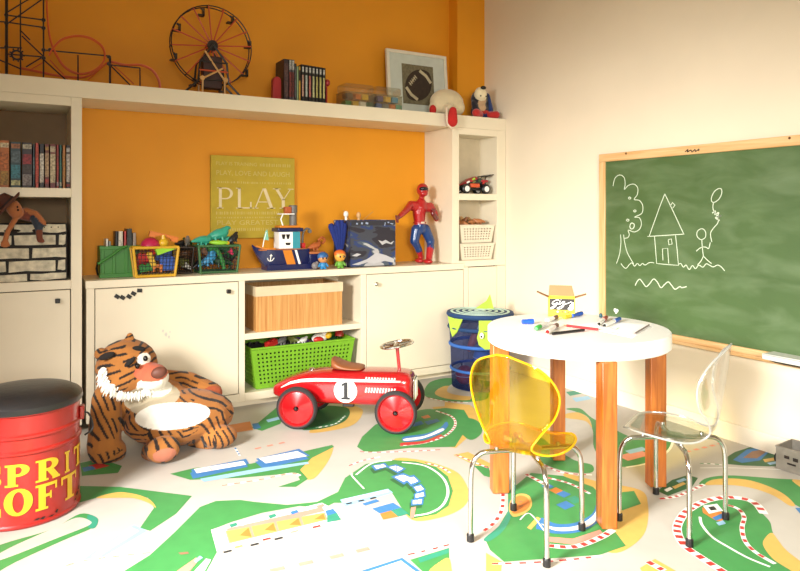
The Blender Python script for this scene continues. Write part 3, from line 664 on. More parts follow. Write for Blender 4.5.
b = MB(); rnd = random.Random(3)                                      # shaggy white ruff round the cheeks
ruff = [TP(*q) for q in ((104, 372, 3.26), (104, 380, 3.245), (107, 387, 3.235), (113, 391, 3.225), (120, 393.5, 3.22), (128, 394, 3.215), (136, 393.5, 3.215), (144, 392, 3.215), (149, 390, 3.22))]
for i, p in enumerate(catmull(ruff, 5)):
    for k in range(9 if i < 18 else 5):
        q = p + Vector((rnd.uniform(-.014, .014), rnd.uniform(-.006, .012), rnd.uniform(-.008, .026 if i < 18 else .010)))
        w_ = (p - head); dirv = Vector((w_.x * .5 + rnd.uniform(-.02, .02), -.03, -.08)).normalized() * rnd.uniform(.018, .034)
        b.tube([q, q + dirv * .6 + Vector((rnd.uniform(-.004, .004), 0, 0)), q + dirv], [.0045, .003, .0005], 4)
o = b.build('ruff', m_wfur, tg); o['kind'] = 'stuff'
for (x, y, Y) in ((209, 441, 3.045), (215, 439.5, 3.035), (222, 440, 3.04)):
    b2 = MB(); p = TP(x, y, Y); b2.tube([p + Vector((-.004, 0, .022)), p + Vector((.002, -.006, 0)), p + Vector((.006, -.002, -.022))], .003, 6).build('toe_stitch', m_blk, tg)

# ------------------------------------------------------------------ red ride-on racer
ang = math.atan2(-.626, .78); n_ = Vector((.626, .78)); pr_ = Vector((1.234, 3.156))
o_ = pr_ + n_ * .165
car = thing('ride_on_racer', 'red metal ride-on racing car with a black number one', 'ride-on car', (o_.x, o_.y, RZ), ang)
m_red = mat('red_car_enamel', (180, 20, 26), .2, var=.03, coat=.7); m_rub = mat('black_rubber', (30, 28, 28), .7); m_wht = mat('white_enamel', (244, 242, 236), .35)
SEC = [(-.175, .034, .168, .200), (-.160, .056, .158, .216), (-.115, .074, .148, .240), (-.055, .090, .140, .268), (.01, .100, .136, .288), (.09, .106, .134, .300), (.20, .108, .134, .303), (.34, .108, .134, .306), (.46, .107, .134, .308), (.525, .105, .136, .306), (.558, .098, .142, .298), (.576, .088, .150, .284)]
DZc = -.027; SEC = [(a, h_, z_ + DZc - .006, t_ + DZc) for a, h_, z_, t_ in SEC]
def sec_pt(x, hw, zb, zt, a):
    c, s = math.cos(a), math.sin(a); e = .55
    y = hw * (abs(c) ** e) * (1 if c > 0 else -1); z = (zt + zb)/2 + (zt - zb)/2 * (abs(s) ** e) * (1 if s > 0 else -1); return (x, y, z)
N = 28; vs_ = []; fs_ = []
for sct in SEC: vs_ += [sec_pt(*sct, 2*math.pi*k/N) for k in range(N)]
for i in range(len(SEC) - 1):
    for k in range(N): q = (k+1) % N; fs_.append((i*N+k, i*N+q, (i+1)*N+q, (i+1)*N+k))
fs_.append(tuple(reversed(range(N)))); fs_.append(tuple((len(SEC)-1)*N + k for k in range(N)))
MB().add(vs_, fs_).build('bodywork', m_red, car, smooth=50, sub=1)
def hw_at(x):
    for a, c in zip(SEC, SEC[1:]):
        if a[0] <= x <= c[0]: t = (x - a[0])/(c[0] - a[0]); return a[1] + (c[1] - a[1])*t
    return SEC[-1][1]
for side in (-1, 1):
    b = MB(); pts = [(-.115, .208), (-.06, .238), (.0, .254), (.08, .263), (.2, .266), (.36, .268), (.52, .269)]
    L_ = []; 
    for i, (x, z) in enumerate(pts):
        w_ = (.003, .006, .008, .008, .007, .006, .004)[i]; y = side * (hw_at(x) + .0005); L_ += [(x, y - side*.002, z + w_ + DZc), (x, y, z - w_ + DZc)]
    b.add(L_, [(2*i, 2*i+1, 2*i+3, 2*i+2) for i in range(len(pts)-1)]).build('side_stripe', m_wht, car, solid=.002)
    cy = side * (.109)
    MB().lathe([(.0001, 0), (.060, 0), (.060, .0022), (.0001, .0022)], 40, (.238, cy, .214 + DZc), Matrix.Rotation(R(90 * -side), 3, 'X') if side > 0 else Matrix.Rotation(R(90), 3, 'X')).build('number_roundel', m_wht, car)
    b = MB(); fx = (lambda a, c, h: (.238 - side * a, cy + side * (.003 + h), .214 + DZc + c * 1.06))
    text_one = [(-.022, -.042), (.024, -.042), (.024, -.032), (.012, -.030), (.012, .042), (-.002, .042), (-.022, .030), (-.020, .020), (-.008, .026), (-.008, -.030), (-.022, -.032)]
    b.prism([(x, y) for x, y in text_one], 0, .001, fx).build('number_one', mat('black_number', (28, 26, 28), .5), car, smooth=0)
    for row, z in ((0, .284), (1, .222)):
        for k in range(11):
            x = .345 + k * .0145; zz = z if row else z - .004
            hh = .026 if row else .019
            MB().obox((x, side * .1082, zz + DZc - (.0 if row else .002)), (.0085, .0035, hh), (0, R(14), 0)).build('louvre', mat('pale_louvre_paint', (240, 190, 186), .4), car)
for x, sgn in ((0, -1), (0, 1), (.506, -1), (.506, 1)):
    M_ = Matrix.Rotation(R(90), 3, 'X') if sgn < 0 else Matrix.Rotation(R(-90), 3, 'X')
    b = MB().lathe([(.086, .0), (.088, -.016), (.098, -.017), (.1055, -.010), (.1055, .010), (.098, .017), (.088, .016), (.0861, .0)], 44, (x, sgn * .165, .1055), M_)
    b.f = [f for f in b.f if len(f) < 20]; b.mi = [0] * len(b.f); wh = b.build('wheel', m_rub, car)
    MB().lathe([(.00001, .004), (.010, .004), (.014, .017), (.05, .009), (.079, .001), (.086, .013), (.091, .0175), (.091, -.014), (.00001, -.012)], 44, (x, sgn * .165, .1055), M_).build('hub', m_red, wh)
    MB().lathe([(.009, .010), (.009, .022), (.005, .027), (.0001, .028)], 16, (x, sgn * .165, .1055), M_).build('axle_cap', m_blk, wh)
for x in (0, .506): MB().tube([(x, -.15, .1055), (x, .15, .1055)], .009, 10).build('axle', m_blk, car)
for x in (.03, .506, .24): MB().box(x - .03, x + .03, -.06, .06, (.09), .112).build('chassis_bracket', m_blk, car, bevel=.004)
b = MB(); m_seat = mat('tan_leather_saddle', (150, 86, 46), .5, bump=.1)
sp = [(.140, .300, .362, .030), (.150, .300, .362, .062), (.175, .300, .346, .078), (.21, .302, .330, .082), (.25, .303, .324, .080), (.29, .303, .322, .074), (.315, .304, .318, .055)]
vv = []; ff = []
for x, z0, z1, hw in [(x_, a_ + DZc, b_ + DZc, h_) for x_, a_, b_, h_ in sp]: vv += [(x, -hw, z0), (x, -hw*.95, z1 - .006), (x, -hw*.5, z1), (x, hw*.5, z1), (x, hw*.95, z1 - .006), (x, hw, z0)]
for i in range(len(sp)-1):
    for k in range(5): ff.append((i*6+k, i*6+k+1, i*6+k+7, i*6+k+6))
    ff.append((i*6+5, i*6, i*6+6, i*6+11))
ff += [(0, 5, 4, 3, 2, 1), tuple((len(sp)-1)*6 + k for k in range(6))]
MB().add(vv, ff).build('saddle', m_seat, car, smooth=60, sub=2)
MB().tube([(.500, 0, .27), (.486, 0, .405)], .009, 12).build('steering_column', m_red, car)
sw = Matrix.Rotation(R(-10), 3, 'Y'); ctr = Vector((.486, 0, .410))
b = MB(); b.tube([ctr + sw @ Vector((.082*math.cos(a), .082*math.sin(a), 0)) for a in [2*math.pi*k/36 for k in range(36)]], .0085, 10, closed=True)
stw = b.build('steering_wheel', m_chrome, car)
for k in range(3):
    a = 2*math.pi*k/3 + .5; MB().tube([ctr, ctr + sw @ Vector((.08*math.cos(a), .08*math.sin(a), 0))], [.012, .007], 8).build('spoke', m_chrome, stw)
MB().lathe([(.02, -.008), (.02, .004), (.012, .008), (.0001, .009)], 16, ctr, sw).build('wheel_boss', m_chrome, stw)
MB().box(.572, .586, -.052, .052, .130, .245).build('grille_frame', m_chrome, car, bevel=.012, seg=3)
for k in range(6): MB().box(.584, .590, -.040 + k*.0145, -.034 + k*.0145, .140, .235).build('grille_bar', m_wht, car)
MB().lathe([(.016, 0), (.016, .006), (.010, .012), (.0001, .013)], 16, (.03, 0, .288 + DZc)).build('fuel_cap', m_chrome, car)
# ------------------------------------------------------------------ round play table
tcx, tcy, TZ = 1.932, 1.922, .645
tbl = thing('round_table', 'round white play table on four orange-brown wooden legs', 'table', (tcx, tcy, RZ))
m_lam = mat('white_laminate', (240, 238, 232), .35, var=.01); m_leg = wood('oiled_pine', (164, 86, 30), (204, 122, 50), .4, 'Z', 5, 14, .1)
MB().lathe([(.0001, TZ - .06 - RZ), (.346, TZ - .06 - RZ), (.351, TZ - .055 - RZ), (.351, TZ - .004 - RZ), (.347, TZ - RZ), (.0001, TZ - RZ)], 96).build('table_top', m_lam, tbl)
for a, rl in ((156, .314), (243.3, .318), (334, .324), (60, .314)):
    M_ = Matrix.Rotation(R(a), 3, 'Z'); c = M_ @ Vector((rl, 0, 0))
    MB().obox((c.x, c.y, (TZ - .06 - RZ)/2), (.066, .054, TZ - .061 - RZ), M_).build('leg', m_leg, tbl, bevel=.004)

def TT(x, y): return fl(x, y, TZ)
# chalk box
p0, p1 = TT(548, 316.5), TT(575, 317.5); d_ = (p1 - p0); wbx = d_.length; rzb = math.atan2(d_.y, d_.x)
cbx = thing('chalk_box', 'open yellow and black cardboard chalk box on the round table', 'box', ((p0.x + p1.x)/2, (p0.y + p1.y)/2, TZ + .0005), rzb)
m_yel = mat('yellow_card', (242, 222, 40), .5); m_card = mat('brown_card', (178, 126, 78), .7); m_bk = mat('black_card', (34, 28, 26), .5)
hb, dp = .082, .075; w2 = wbx/2
b = MB(); t_ = .002
b.box(-w2, w2, 0, t_, 0, hb).box(-w2, w2, dp - t_, dp, 0, hb).box(-w2, -w2 + t_, t_, dp - t_, 0, hb).box(w2 - t_, w2, t_, dp - t_, 0, hb).box(-w2 + t_, w2 - t_, t_, dp - t_, 0, t_)
b.build('carton', m_yel, cbx, smooth=0)
MB().box(-w2 + .007, w2 - .003, -.0012, 0, .030, hb - .003).build('black_panel', m_bk, cbx)
GZ = lambda L: [(-w2 + .007 + (x - 125) / 425 * (wbx - .010), .030 + (400 - y) / 215 * (hb - .033)) for x, y in L]
b = MB()
for L, w_ in (([(292, 214), (250, 208), (200, 235), (168, 275), (190, 292), (240, 272), (262, 258), (235, 320), (190, 365), (145, 382), (150, 362), (215, 318), (285, 275)], .0027), ([(310, 225), (288, 278), (300, 292), (330, 268)], .0026), ([(330, 268), (352, 240), (388, 238), (350, 290), (372, 300), (345, 350), (290, 380), (255, 372), (310, 335), (380, 290), (440, 268), (500, 235)], .0026), ([(318, 205), (326, 200)], .003)):
    stroke(b, [(p.x, p.y) for p in catmull([(x, y, 0) for x, y in GZ(L)], 4)], w_, lambda x, y, h: (x, -.0018, y))
b.build('lettering', m_wht, cbx, smooth=0)
b = MB(); b.ell((w2 - .014, -.002, .044), (.009, .0012, .014)); b.ell((w2 - .010, -.002, .058), (.005, .0012, .008)); b.ell((w2 - .021, -.002, .036), (.009, .0012, .007)); o = b.build('printed_splash', m_wht, cbx); o['kind'] = 'stuff'
for k, m in enumerate((C_O, C_W, C_O, C_R, C_P, C_R)): MB().ell((-w2 + .03 + k*.011, -.0008, .022), (.004, .0008, .004)).build('printed_chalk_dot', m, cbx)
for nm, pts in (('flap', [(-w2, dp, hb), (w2, dp, hb), (w2 - .012, dp + .012, hb + .046), (-w2 + .004, dp + .012, hb + .046)]), ('flap', [(-w2, .005, hb), (-w2, dp - .005, hb), (-w2 - .05, dp - .015, hb + .022), (-w2 - .05, .012, hb + .022)]), ('flap', [(w2, .005, hb), (w2, dp - .005, hb), (w2 + .048, dp - .015, hb + .016), (w2 + .048, .012, hb + .016)])):
    flat(pts, MB()).build(nm, m_card, cbx, smooth=0, solid=.0018)
# paper sheets
m_pap = mat('white_paper', (250, 249, 246), .7, var=.01)
def sheet(corners, label, zoff):
    P = [TT(x, y) for x, y in corners]; c = sum(P, Vector()) / 4
    t = thing('paper_sheet', label, 'paper', (c.x, c.y, TZ + zoff)); b = MB(t)
    b.prism([(p.x, p.y) for p in P], TZ + zoff, TZ + zoff + .0008); b.build('sheet', m_pap, t, smooth=0); return t
sh = sheet(((573, 325.5), (602, 321.5), (654, 325.5), (633, 338)), 'large white drawing sheet under the pencils on the table', .0005)
b = MB(sh); stroke(b, [(TT(598, 332).x, TT(598, 332).y), (TT(612, 333).x, TT(612, 333).y), (TT(626, 336).x, TT(626, 336).y)], .003, lambda x, y, h: (x, y, TZ + .0016)); b.build('pink_drawing', C_P, sh, smooth=0)
b = MB(sh); stroke(b, [(TT(610, 328).x, TT(610, 328).y), (TT(616, 330).x, TT(616, 330).y), (TT(619, 328).x, TT(619, 328).y)], .008, lambda x, y, h: (x, y, TZ + .0016)); b.build('green_drawing', mat('pale_green_wash', (190, 226, 190), .7), sh, smooth=0)
# pens and pencils
def pen(x0, y0, x1, y1, r, name, label, cat, body, cap=None, capf=.35, z=0.0, tip=None):
    a, c = TT(x0, y0), TT(x1, y1); a.z = c.z = TZ + r + .0016 + z; t = thing(name, label, cat, (a.x, a.y, TZ + z)); u = c - a
    k = 1 - (capf if cap else 0)
    b = MB(t).tube([a, a + u * k], r, 12); b.build('barrel', body, t)
    if cap: MB(t).tube([a + u * k, a + u * .97, c], [r*1.12, r*1.12, r*.8], 12).build('cap', cap, t)
    if tip: MB(t).tube([a, a - u.normalized() * r * 3], [r*.9, r*.15], 10).build('tip', tip, t)
    return t
m_bl = mat('blue_plastic', (34, 92, 200), .35); m_gn = mat('green_plastic', (60, 170, 70), .35); m_rd = mat('red_plastic', (206, 40, 44), .35); m_br = mat('brown_plastic', (110, 50, 36), .4); m_wp = mat('white_plastic', (236, 232, 224), .35)
pen(522.5, 324.5, 533.5, 324, .0095, 'marker_pen', 'short blue marker lying at the left of the table', 'marker', m_bl, m_bl, .5)
pen(547, 323, 557, 319, .0085, 'marker_pen', 'fat white marker with a brown cap behind the green one', 'marker', m_wp, m_br, .4)
pen(547, 325, 536, 331, .008, 'marker_pen', 'marker with a green end lying near the blue cap', 'marker', m_wp, m_gn, .35)
pen(547.5, 334.5, 557, 327.5, .0085, 'marker_pen', 'short marker with a red end beside the black pencil', 'marker', m_wp, m_br, .3, tip=m_rd)
pen(552.5, 335.6, 584, 331.8, .0055, 'crayon', 'thick black crayon lying flat near the table front', 'crayon', m_blk)
pen(567, 327.3, 598, 331.2, .005, 'coloured_pencil', 'red coloured pencil lying beside the chalk box', 'pencil', m_rd, tip=m_card)
pen(564, 319.5, 572, 317.5, .008, 'highlighter_pen', 'yellow highlighter lying against the chalk box', 'marker', m_yel)
pen(572, 318, 582, 315.2, .008, 'marker_pen', 'blue capped marker touching the chalk box corner', 'marker', m_bl, m_bl, .4)
pen(599, 326.5, 606.5, 319.5, .0075, 'marker_pen', 'white marker with red cap pointing at the chalkboard', 'marker', m_wp, m_rd, .4, .0012, m_blk)
pen(604.5, 328, 620, 321, .0075, 'marker_pen', 'white and black marker with blue cap on the drawing sheet', 'marker', m_wp, m_bl, .38, .0012, m_blk)
pen(635, 335, 649, 326.5, .003, 'lead_pencil', 'thin grey pencil at the edge of the drawing sheet', 'pencil', mat('grey_pencil_wood', (120, 104, 96), .5), z=.0012)
b = MB(); p = TT(600.8, 317.5); o = b.lathe([(.006, 0), (.008, .004), (.007, .014), (.003, .018), (.0001, .0185)], 12, (p.x, p.y, TZ + .0005)).build('pen_cap', mat('dark_teal_cap', (40, 80, 90), .4)); tag(o, 'tiny dark pen cap standing at the far table edge', 'pen cap')

# ------------------------------------------------------------------ moulded kids chairs
def chair(label, cx, cy, fwd, feet, m_shell, m_rim, name):
    t = thing(name, label, 'chair', (cx, cy, RZ), R(fwd))
    Mi = Matrix.Rotation(-R(fwd), 3, 'Z')
    cl = catmull([(.160, 0, .306), (.135, 0, .320), (.06, 0, .314), (-.03, 0, .305), (-.092, 0, .309), (-.135, 0, .338), (-.152, 0, .39), (-.164, 0, .46), (-.175, 0, .535), (-.184, 0, .605), (-.189, 0, .642)], 4)
    ws = catmull([(0, 0, .030), (0, 0, .100), (0, 0, .145), (0, 0, .148), (0, 0, .112), (0, 0, .074), (0, 0, .104), (0, 0, .148), (0, 0, .156), (0, 0, .110), (0, 0, .020)], 4)
    nu = 16; vs = []; fs = []
    for i, (c, w) in enumerate(zip(cl, ws)):
        v = i / (len(cl) - 1); bk = max(0, min(1, (c.z - .31) / .12))
        for k in range(nu + 1):
            u = -1 + 2*k/nu; cur = (u * w.z / .15) ** 2
            vs.append((c.x + bk * .055 * cur, u * w.z, c.z + (1 - bk) * .020 * cur))
    for i in range(len(cl) - 1):
        for k in range(nu): a = i*(nu+1) + k; fs.append((a, a+1, a+nu+2, a+nu+1))
    sh = MB().add(vs, fs).build('seat_shell', m_shell, t, smooth=80, solid=.005)
    n1 = nu + 1; L = len(cl)
    edge = [vs[k] for k in range(n1)] + [vs[i*n1 + nu] for i in range(1, L)] + [vs[(L-1)*n1 + k] for k in range(nu - 1, -1, -1)] + [vs[i*n1] for i in range(L - 2, 0, -1)]
    MB().tube(edge, .0036, 8, closed=True).build('shell_rim', m_rim, sh)
    for fx, fy in feet:
        f = Mi @ Vector((fx - cx, fy - cy, 0)); r = f.normalized()
        top = .290; pth = catmull([(f.x, f.y, .014), (f.x*.995, f.y*.995, .12), (f.x*.985, f.y*.985, .225), (f.x*.93, f.y*.93, .268), (f.x*.80, f.y*.80, top), (f.x*.60, f.y*.60, top + .003), (f.x*.25, f.y*.25, top + .003)], 5)
        lg = MB().tube(pth, .0085, 12).build('leg', m_chrome, t)
        MB().lathe([(.0125, 0), (.0125, .022), (.0095, .026)], 14, (f.x, f.y, 0)).build('foot_cap', m_blk, lg)
        q = f * .55; MB().lathe([(.007, top + .002), (.007, top + .020)], 10, (q.x, q.y, 0)).build('bolt', m_chrome, lg)
    MB().lathe([(.045, .288), (.045, .300)], 20).build('mount_plate', m_chrome, t)
    return t
m_yshell = clear('yellow_acrylic', (.99, .85, .22), .03, .20, (1.0, .64, .03), .02); m_yrim = clear('yellow_acrylic_edge', (1.0, .78, .05), .05, .3, (1.0, .72, .02), .6)
m_cshell = clear('clear_acrylic', (.97, .975, .965), .03, .45); m_crim = clear('clear_acrylic_edge', (.93, .94, .92), .12, .5, (.95, .95, .93), .38)
chair('transparent yellow plastic chair with chrome legs', 1.503, 1.721, 24, ((1.312,1.788),(1.423,1.542),(1.586,1.895),(1.690,1.657)), m_yshell, m_yrim, 'kids_chair')
chair('clear colourless plastic chair with chrome legs near the chalkboard', 2.031, 1.556, 116, ((1.913,1.399),(2.194,1.458),(2.156,1.725),(1.859,1.644)), m_cshell, m_crim, 'kids_chair')

# ------------------------------------------------------------------ pop-up mesh hamper
hc = fl(480, 386); HR = .198
ham = thing('mesh_hamper', 'blue pop-up mesh hamper with lime green fins and a spiral lid', 'hamper', (hc.x, hc.y, RZ))
m_mesh = clear('blue_mesh_fabric', (.44, .48, .68), .01, .05, (.03, .05, .18), .30, .6); m_navy = mat('navy_fabric', (22, 62, 110), .8, bump=.2); m_lblue = mat('blue_binding', (52, 110, 196), .7); m_lime = mat('lime_felt', (186, 220, 72), .8, bump=.1); m_mint = mat('pale_mint_fabric', (196, 224, 206), .8)
HZ = .462
b = MB().lathe([(HR*.9, .004), (HR*.92, .10), (HR*.94, .22), (HR*.97, .33), (HR, HZ - .02)], 40); b.f = [f for f in b.f if len(f) < 20]; b.mi = [0] * len(b.f); b.build('mesh_wall', m_mesh, ham, solid=0)
MB().lathe([(.0001, .002), (HR*.9, .002), (HR*.9, .008), (.0001, .008)], 40).build('base', m_navy, ham)
def ringp(r, z, n=48): return [(r*math.cos(2*math.pi*k/n), r*math.sin(2*math.pi*k/n), z) for k in range(n)]
for r, z, rad, m in ((HR*.925, .115, .009, m_lblue), (HR*.955, .268, .011, m_lblue), (HR*.985, .375, .012, m_navy)): MB().tube(ringp(r, z), rad, 8, True).build('hoop', m, ham)
lid = MB().lathe([(.0001, HZ - .012), (HR + .008, HZ - .02), (HR + .016, HZ - .008), (HR + .010, HZ + .006), (.0001, HZ + .012)], 48).build('lid', m_navy, ham)
for r in (.030, .068, .106, .145, .180): MB().lathe([(r - .008, HZ + .0125 - r*.03), (r - .007, HZ + .0145 - r*.03), (r + .007, HZ + .0145 - r*.03), (r + .008, HZ + .0125 - r*.03)], 40).build('spiral_band', m_mint, lid)
toc = math.atan2(-hc.y, -hc.x)                                       # towards the lens
def hp(da, z, dr=.004): a = toc + R(da); r = HR + dr; return (r*math.cos(a), r*math.sin(a), z)
def fin(name, pts, m):
    n = len(pts); vs = [hp(a, z, .006) for a, z in pts] + [hp(a, z, .013) for a, z in pts]
    return MB().add(vs, [tuple(range(n)), tuple(reversed(range(n, 2*n)))] + [(i, (i+1) % n, n + (i+1) % n, n + i) for i in range(n)]).build(name, m, ham, smooth=0)
fin('side_fin', [(-72, HZ - .02), (-30, HZ - .018), (-42, .36), (-54, .325), (-60, .36)], m_lime)
fc = fin('face_panel', [(-2, HZ - .02), (20, HZ - .02), (24, .36), (26, .31), (20, .27), (8, .268), (-2, .295), (-5, .34), (-2, .38)], m_lime)
MB().ell(hp(3, .352, .016), (.014, .014, .019)).build('eye_white', m_wht, fc); MB().ell(hp(2.2, .350, .026), (.006, .006, .008)).build('pupil', m_eye, fc)
fin('side_fin', [(72, HZ - .02), (92, HZ - .02), (92, .40), (84, .36)], m_lime)
b = MB(); u = Vector((math.cos(toc), math.sin(toc), 0)); v_ = Vector((-u.y, u.x, 0)); q = u * -.09 + v_ * .03
b.add([q + v_*-.075 + Vector((0, 0, HZ)), q + v_*.06 + Vector((0, 0, HZ)), q + v_*.035 + Vector((0, 0, HZ + .105)), q + v_*.01 + Vector((0, 0, HZ + .06))], [(0, 1, 2, 3)]); b.build('top_fin', m_lime, ham, smooth=0, solid=.008)
# toys seen inside the hamper
for k, (da, z, r, c, nm, lb) in enumerate(((-18, .31, .12, (224, 108, 56), 'toy_bat', 'orange toy bat leaning inside the mesh hamper'), (-70, .07, .10, (214, 70, 60), 'toy_ball', 'red toy ball low inside the mesh hamper'), (10, .20, .10, (90, 150, 210), 'toy_ball', 'blue toy ball at the middle inside the mesh hamper'), (25, .07, .10, (70, 150, 80), 'toy_ball', 'green toy ball at the bottom of the mesh hamper'))):
    a = toc + R(da); c3 = Vector((hc.x + r*math.cos(a), hc.y + r*math.sin(a), RZ + z))
    if nm == 'toy_bat':
        t = thing(nm, lb, 'toy', (c3.x, c3.y, c3.z)); MB().tube([(-.03, .02, -.07), (0, 0, .0), (.02, -.01, .05)], [.014, .028, .026], 12).build('blade', mat('toy_orange', c, .5), t); MB().tube([(.02, -.01, .05), (.032, -.015, .085)], .010, 10).build('grip', m_mint, t)
    else:
        z0 = .07 if z < .15 else z
        t = thing(nm, lb, 'ball', (c3.x, c3.y, RZ + z0)); MB().ell((0, 0, 0), .06).build('shell', mat('toy_%d' % k, c, .5), t); MB().tube(ringp(.0602, 0, 32), .0022, 6, True).build('seam', m_wp, t)

# ------------------------------------------------------------------ galvanised box at the skirting
gb = fl(792, 472)
gx = thing('metal_box', 'small grey galvanised metal box against the skirting board', 'box', (2.895, 1.515, RZ), R(4))
m_galv = mat('galvanised_steel', (150, 144, 134), .45, .7, var=.12, scale=30)
b = MB(); b.box(-.067, .067, -.127, .127, 0, .003)
for q in ((-.07, -.067, -.127, .127), (.067, .07, -.127, .127), (-.07, .07, -.13, -.127), (-.07, .07, .127, .13)): b.box(*q, 0, .095)
b.build('tray', m_galv, gx, smooth=0)
MB().tube([(-.07, -.13, .095), (.07, -.13, .095), (.07, .13, .095), (-.07, .13, .095)], .004, 8, True).build('rolled_rim', m_galv, gx)
for y, z, w_, h_ in ((.085, .06, .020, .012), (.050, .058, .020, .014), (.066, .035, .034, .007), (.02, .06, .02, .012)): MB().obox((-.0715, y, z), (.002, w_, h_)).build('punched_slot', m_dark, gx)
MB().lathe([(.02, 0), (.02, .02)], 16, (-.02, .133, .03), Matrix.Rotation(R(-90), 3, 'X')).build('castor', m_blk, gx)
# ------------------------------------------------------------------ helpers for the shelves
def loose(name, label, cat, mb_fn, m, loc, rot=(0, 0, 0), group=None, bevel=0):
    """a small single-mesh toy"""
    b = MB(); mb_fn(b); o = b.build(name, m, bevel=bevel); o.location = loc; o.rotation_euler = rot
    return tag(o, label, cat, group)
def grid_side(b, A, B_, C_, D_, nx, ny, hole=.55, margin=(.5, .5)):
    """perforated sheet between corners A(bl) B(br) C(tr) D(tl): square holes left open"""
    A, B_, C_, D_ = map(Vector, (A, B_, C_, D_))
    us = [0.0]; 
    for k in range(nx): us += [margin[0]/ (nx + 2*margin[0]) * 1.0 + (k + .5 - hole/2) / (nx + 2*margin[0]), margin[0] / (nx + 2*margin[0]) + (k + .5 + hole/2) / (nx + 2*margin[0])]
    us.append(1.0); vs_ = [0.0]
    for k in range(ny): vs_ += [margin[1] / (ny + 2*margin[1]) + (k + .5 - hole/2) / (ny + 2*margin[1]), margin[1] / (ny + 2*margin[1]) + (k + .5 + hole/2) / (ny + 2*margin[1])]
    vs_.append(1.0)
    P = [A.lerp(B_, u).lerp(D_.lerp(C_, u), v) for v in vs_ for u in us]; n = len(us); fs = []
    for j in range(len(vs_) - 1):
        for i in range(n - 1):
            if i % 2 == 1 and j % 2 == 1: continue
            a = j*n + i; fs.append((a, a+1, a+n+1, a+n))
    b.add(P, fs)
def basket(t, x0, x1, y0, y1, z0, z1, tx, ty, nx, ny, nz, m, hole=.5, solid=.003, rim=.006):
    """tapered perforated basket in world coordinates; x0..y1 at the rim, tx/ty the inset of the base"""
    T4 = [(x0, y0, z1), (x1, y0, z1), (x1, y1, z1), (x0, y1, z1)]; B4 = [(x0+tx, y0+ty, z0), (x1-tx, y0+ty, z0), (x1-tx, y1-ty, z0), (x0+tx, y1-ty, z0)]
    for k in range(4):
        q = (k+1) % 4; b = MB(t); grid_side(b, B4[k], B4[q], T4[q], T4[k], nx if k % 2 == 0 else ny, nz, hole, (.9, .9)); b.build('perforated_side', m, t, smooth=0, solid=solid)
    flat(B4, MB(t)).build('base', m, t, smooth=0, solid=solid)
    MB(t).tube(T4, rim, 8, True).build('rim', m, t)
def wire_basket(t, x0, x1, y0, y1, z0, z1, tx, ty, m, step=.022, r=.0022, rim=.006, mf=None):
    T4 = [Vector(q) for q in ((x0, y0, z1), (x1, y0, z1), (x1, y1, z1), (x0, y1, z1))]; B4 = [Vector(q) for q in ((x0+tx, y0+ty, z0 + r), (x1-tx, y0+ty, z0 + r), (x1-tx, y1-ty, z0 + r), (x0+tx, y1-ty, z0 + r))]
    MB(t).tube(T4, rim, 8, True).build('rim', mf or m, t); MB(t).tube([q + Vector((0, 0, rim - r)) for q in B4], rim, 8, True).build('base_frame', mf or m, t)
    for k in range(4):
        MB(t).tube([B4[k], T4[k]], rim, 8).build('corner_post', mf or m, t)
        q = (k+1) % 4; b = MB(t); L = (T4[q] - T4[k]).length; n = max(2, int(L / step))
        for i in range(1, n): u = i/n; b.tube([B4[k].lerp(B4[q], u), T4[k].lerp(T4[q], u)], r, 5)
        nz = max(2, int((z1 - z0) / step))
        for j in range(1, nz): v = j/nz; b.tube([B4[k].lerp(T4[k], v), B4[q].lerp(T4[q], v)], r, 5)
        o = b.build('wire_side', m, t); o['kind'] = 'stuff'
    flat(B4, MB(t)).build('base', m, t, smooth=0, solid=.002)
ZW = ZCNT + .0008
# ------------------------------------------------------------------ green crate with books
m_gcr = mat('green_crate_plastic', (58, 134, 40), .45)
gc = thing('green_crate', 'green plastic toy crate with folding handle holding thin books', 'crate', (.50, 3.83, ZW))
X0, X1, Ya, Yb_, z0, z1 = .385, .580, 3.765, 3.905, ZW, .922
for q in ((X0, X1, Ya, Ya + .006), (X0, X1, Yb_ - .006, Yb_), (X0, X0 + .006, Ya + .006, Yb_ - .006), (X1 - .006, X1, Ya + .006, Yb_ - .006)): MB(gc).box(*q, z0, z1).build('side_panel', m_gcr, gc)
MB(gc).box(X0 + .006, X1 - .006, Ya + .006, Yb_ - .006, z0, z0 + .006).build('base', m_gcr, gc)
for x in (X0 + .012, X0 + .066, X0 + .127, X1 - .02): MB(gc).box(x - .008, x + .008, Ya - .005, Ya, z0 + .02, z1 - .012).build('rib', m_gcr, gc, bevel=.002)
for za, zb in ((z0, z0 + .022), (z1 - .016, z1 + .002)): MB(gc).box(X0 - .004, X1 + .004, Ya - .007, Ya, za, zb).build('band', m_gcr, gc, bevel=.002)
MB(gc).tube([(X0 - .012, Ya - .012, z0 + .075), (X0 + .05, Ya - .014, z0 + .115), (X0 + .10, Ya - .012, z1 - .012), (X0 + .13, Ya - .010, z1 + .0)], .007, 8).build('handle', m_gcr, gc)
MB(gc).tube([(X0 - .012, Ya - .006, z0 + .02), (X0 - .016, Ya + .02, z0 + .05), (X0 - .012, Ya, z0 + .085)], .005, 8).build('wire_catch', m_blk, gc)
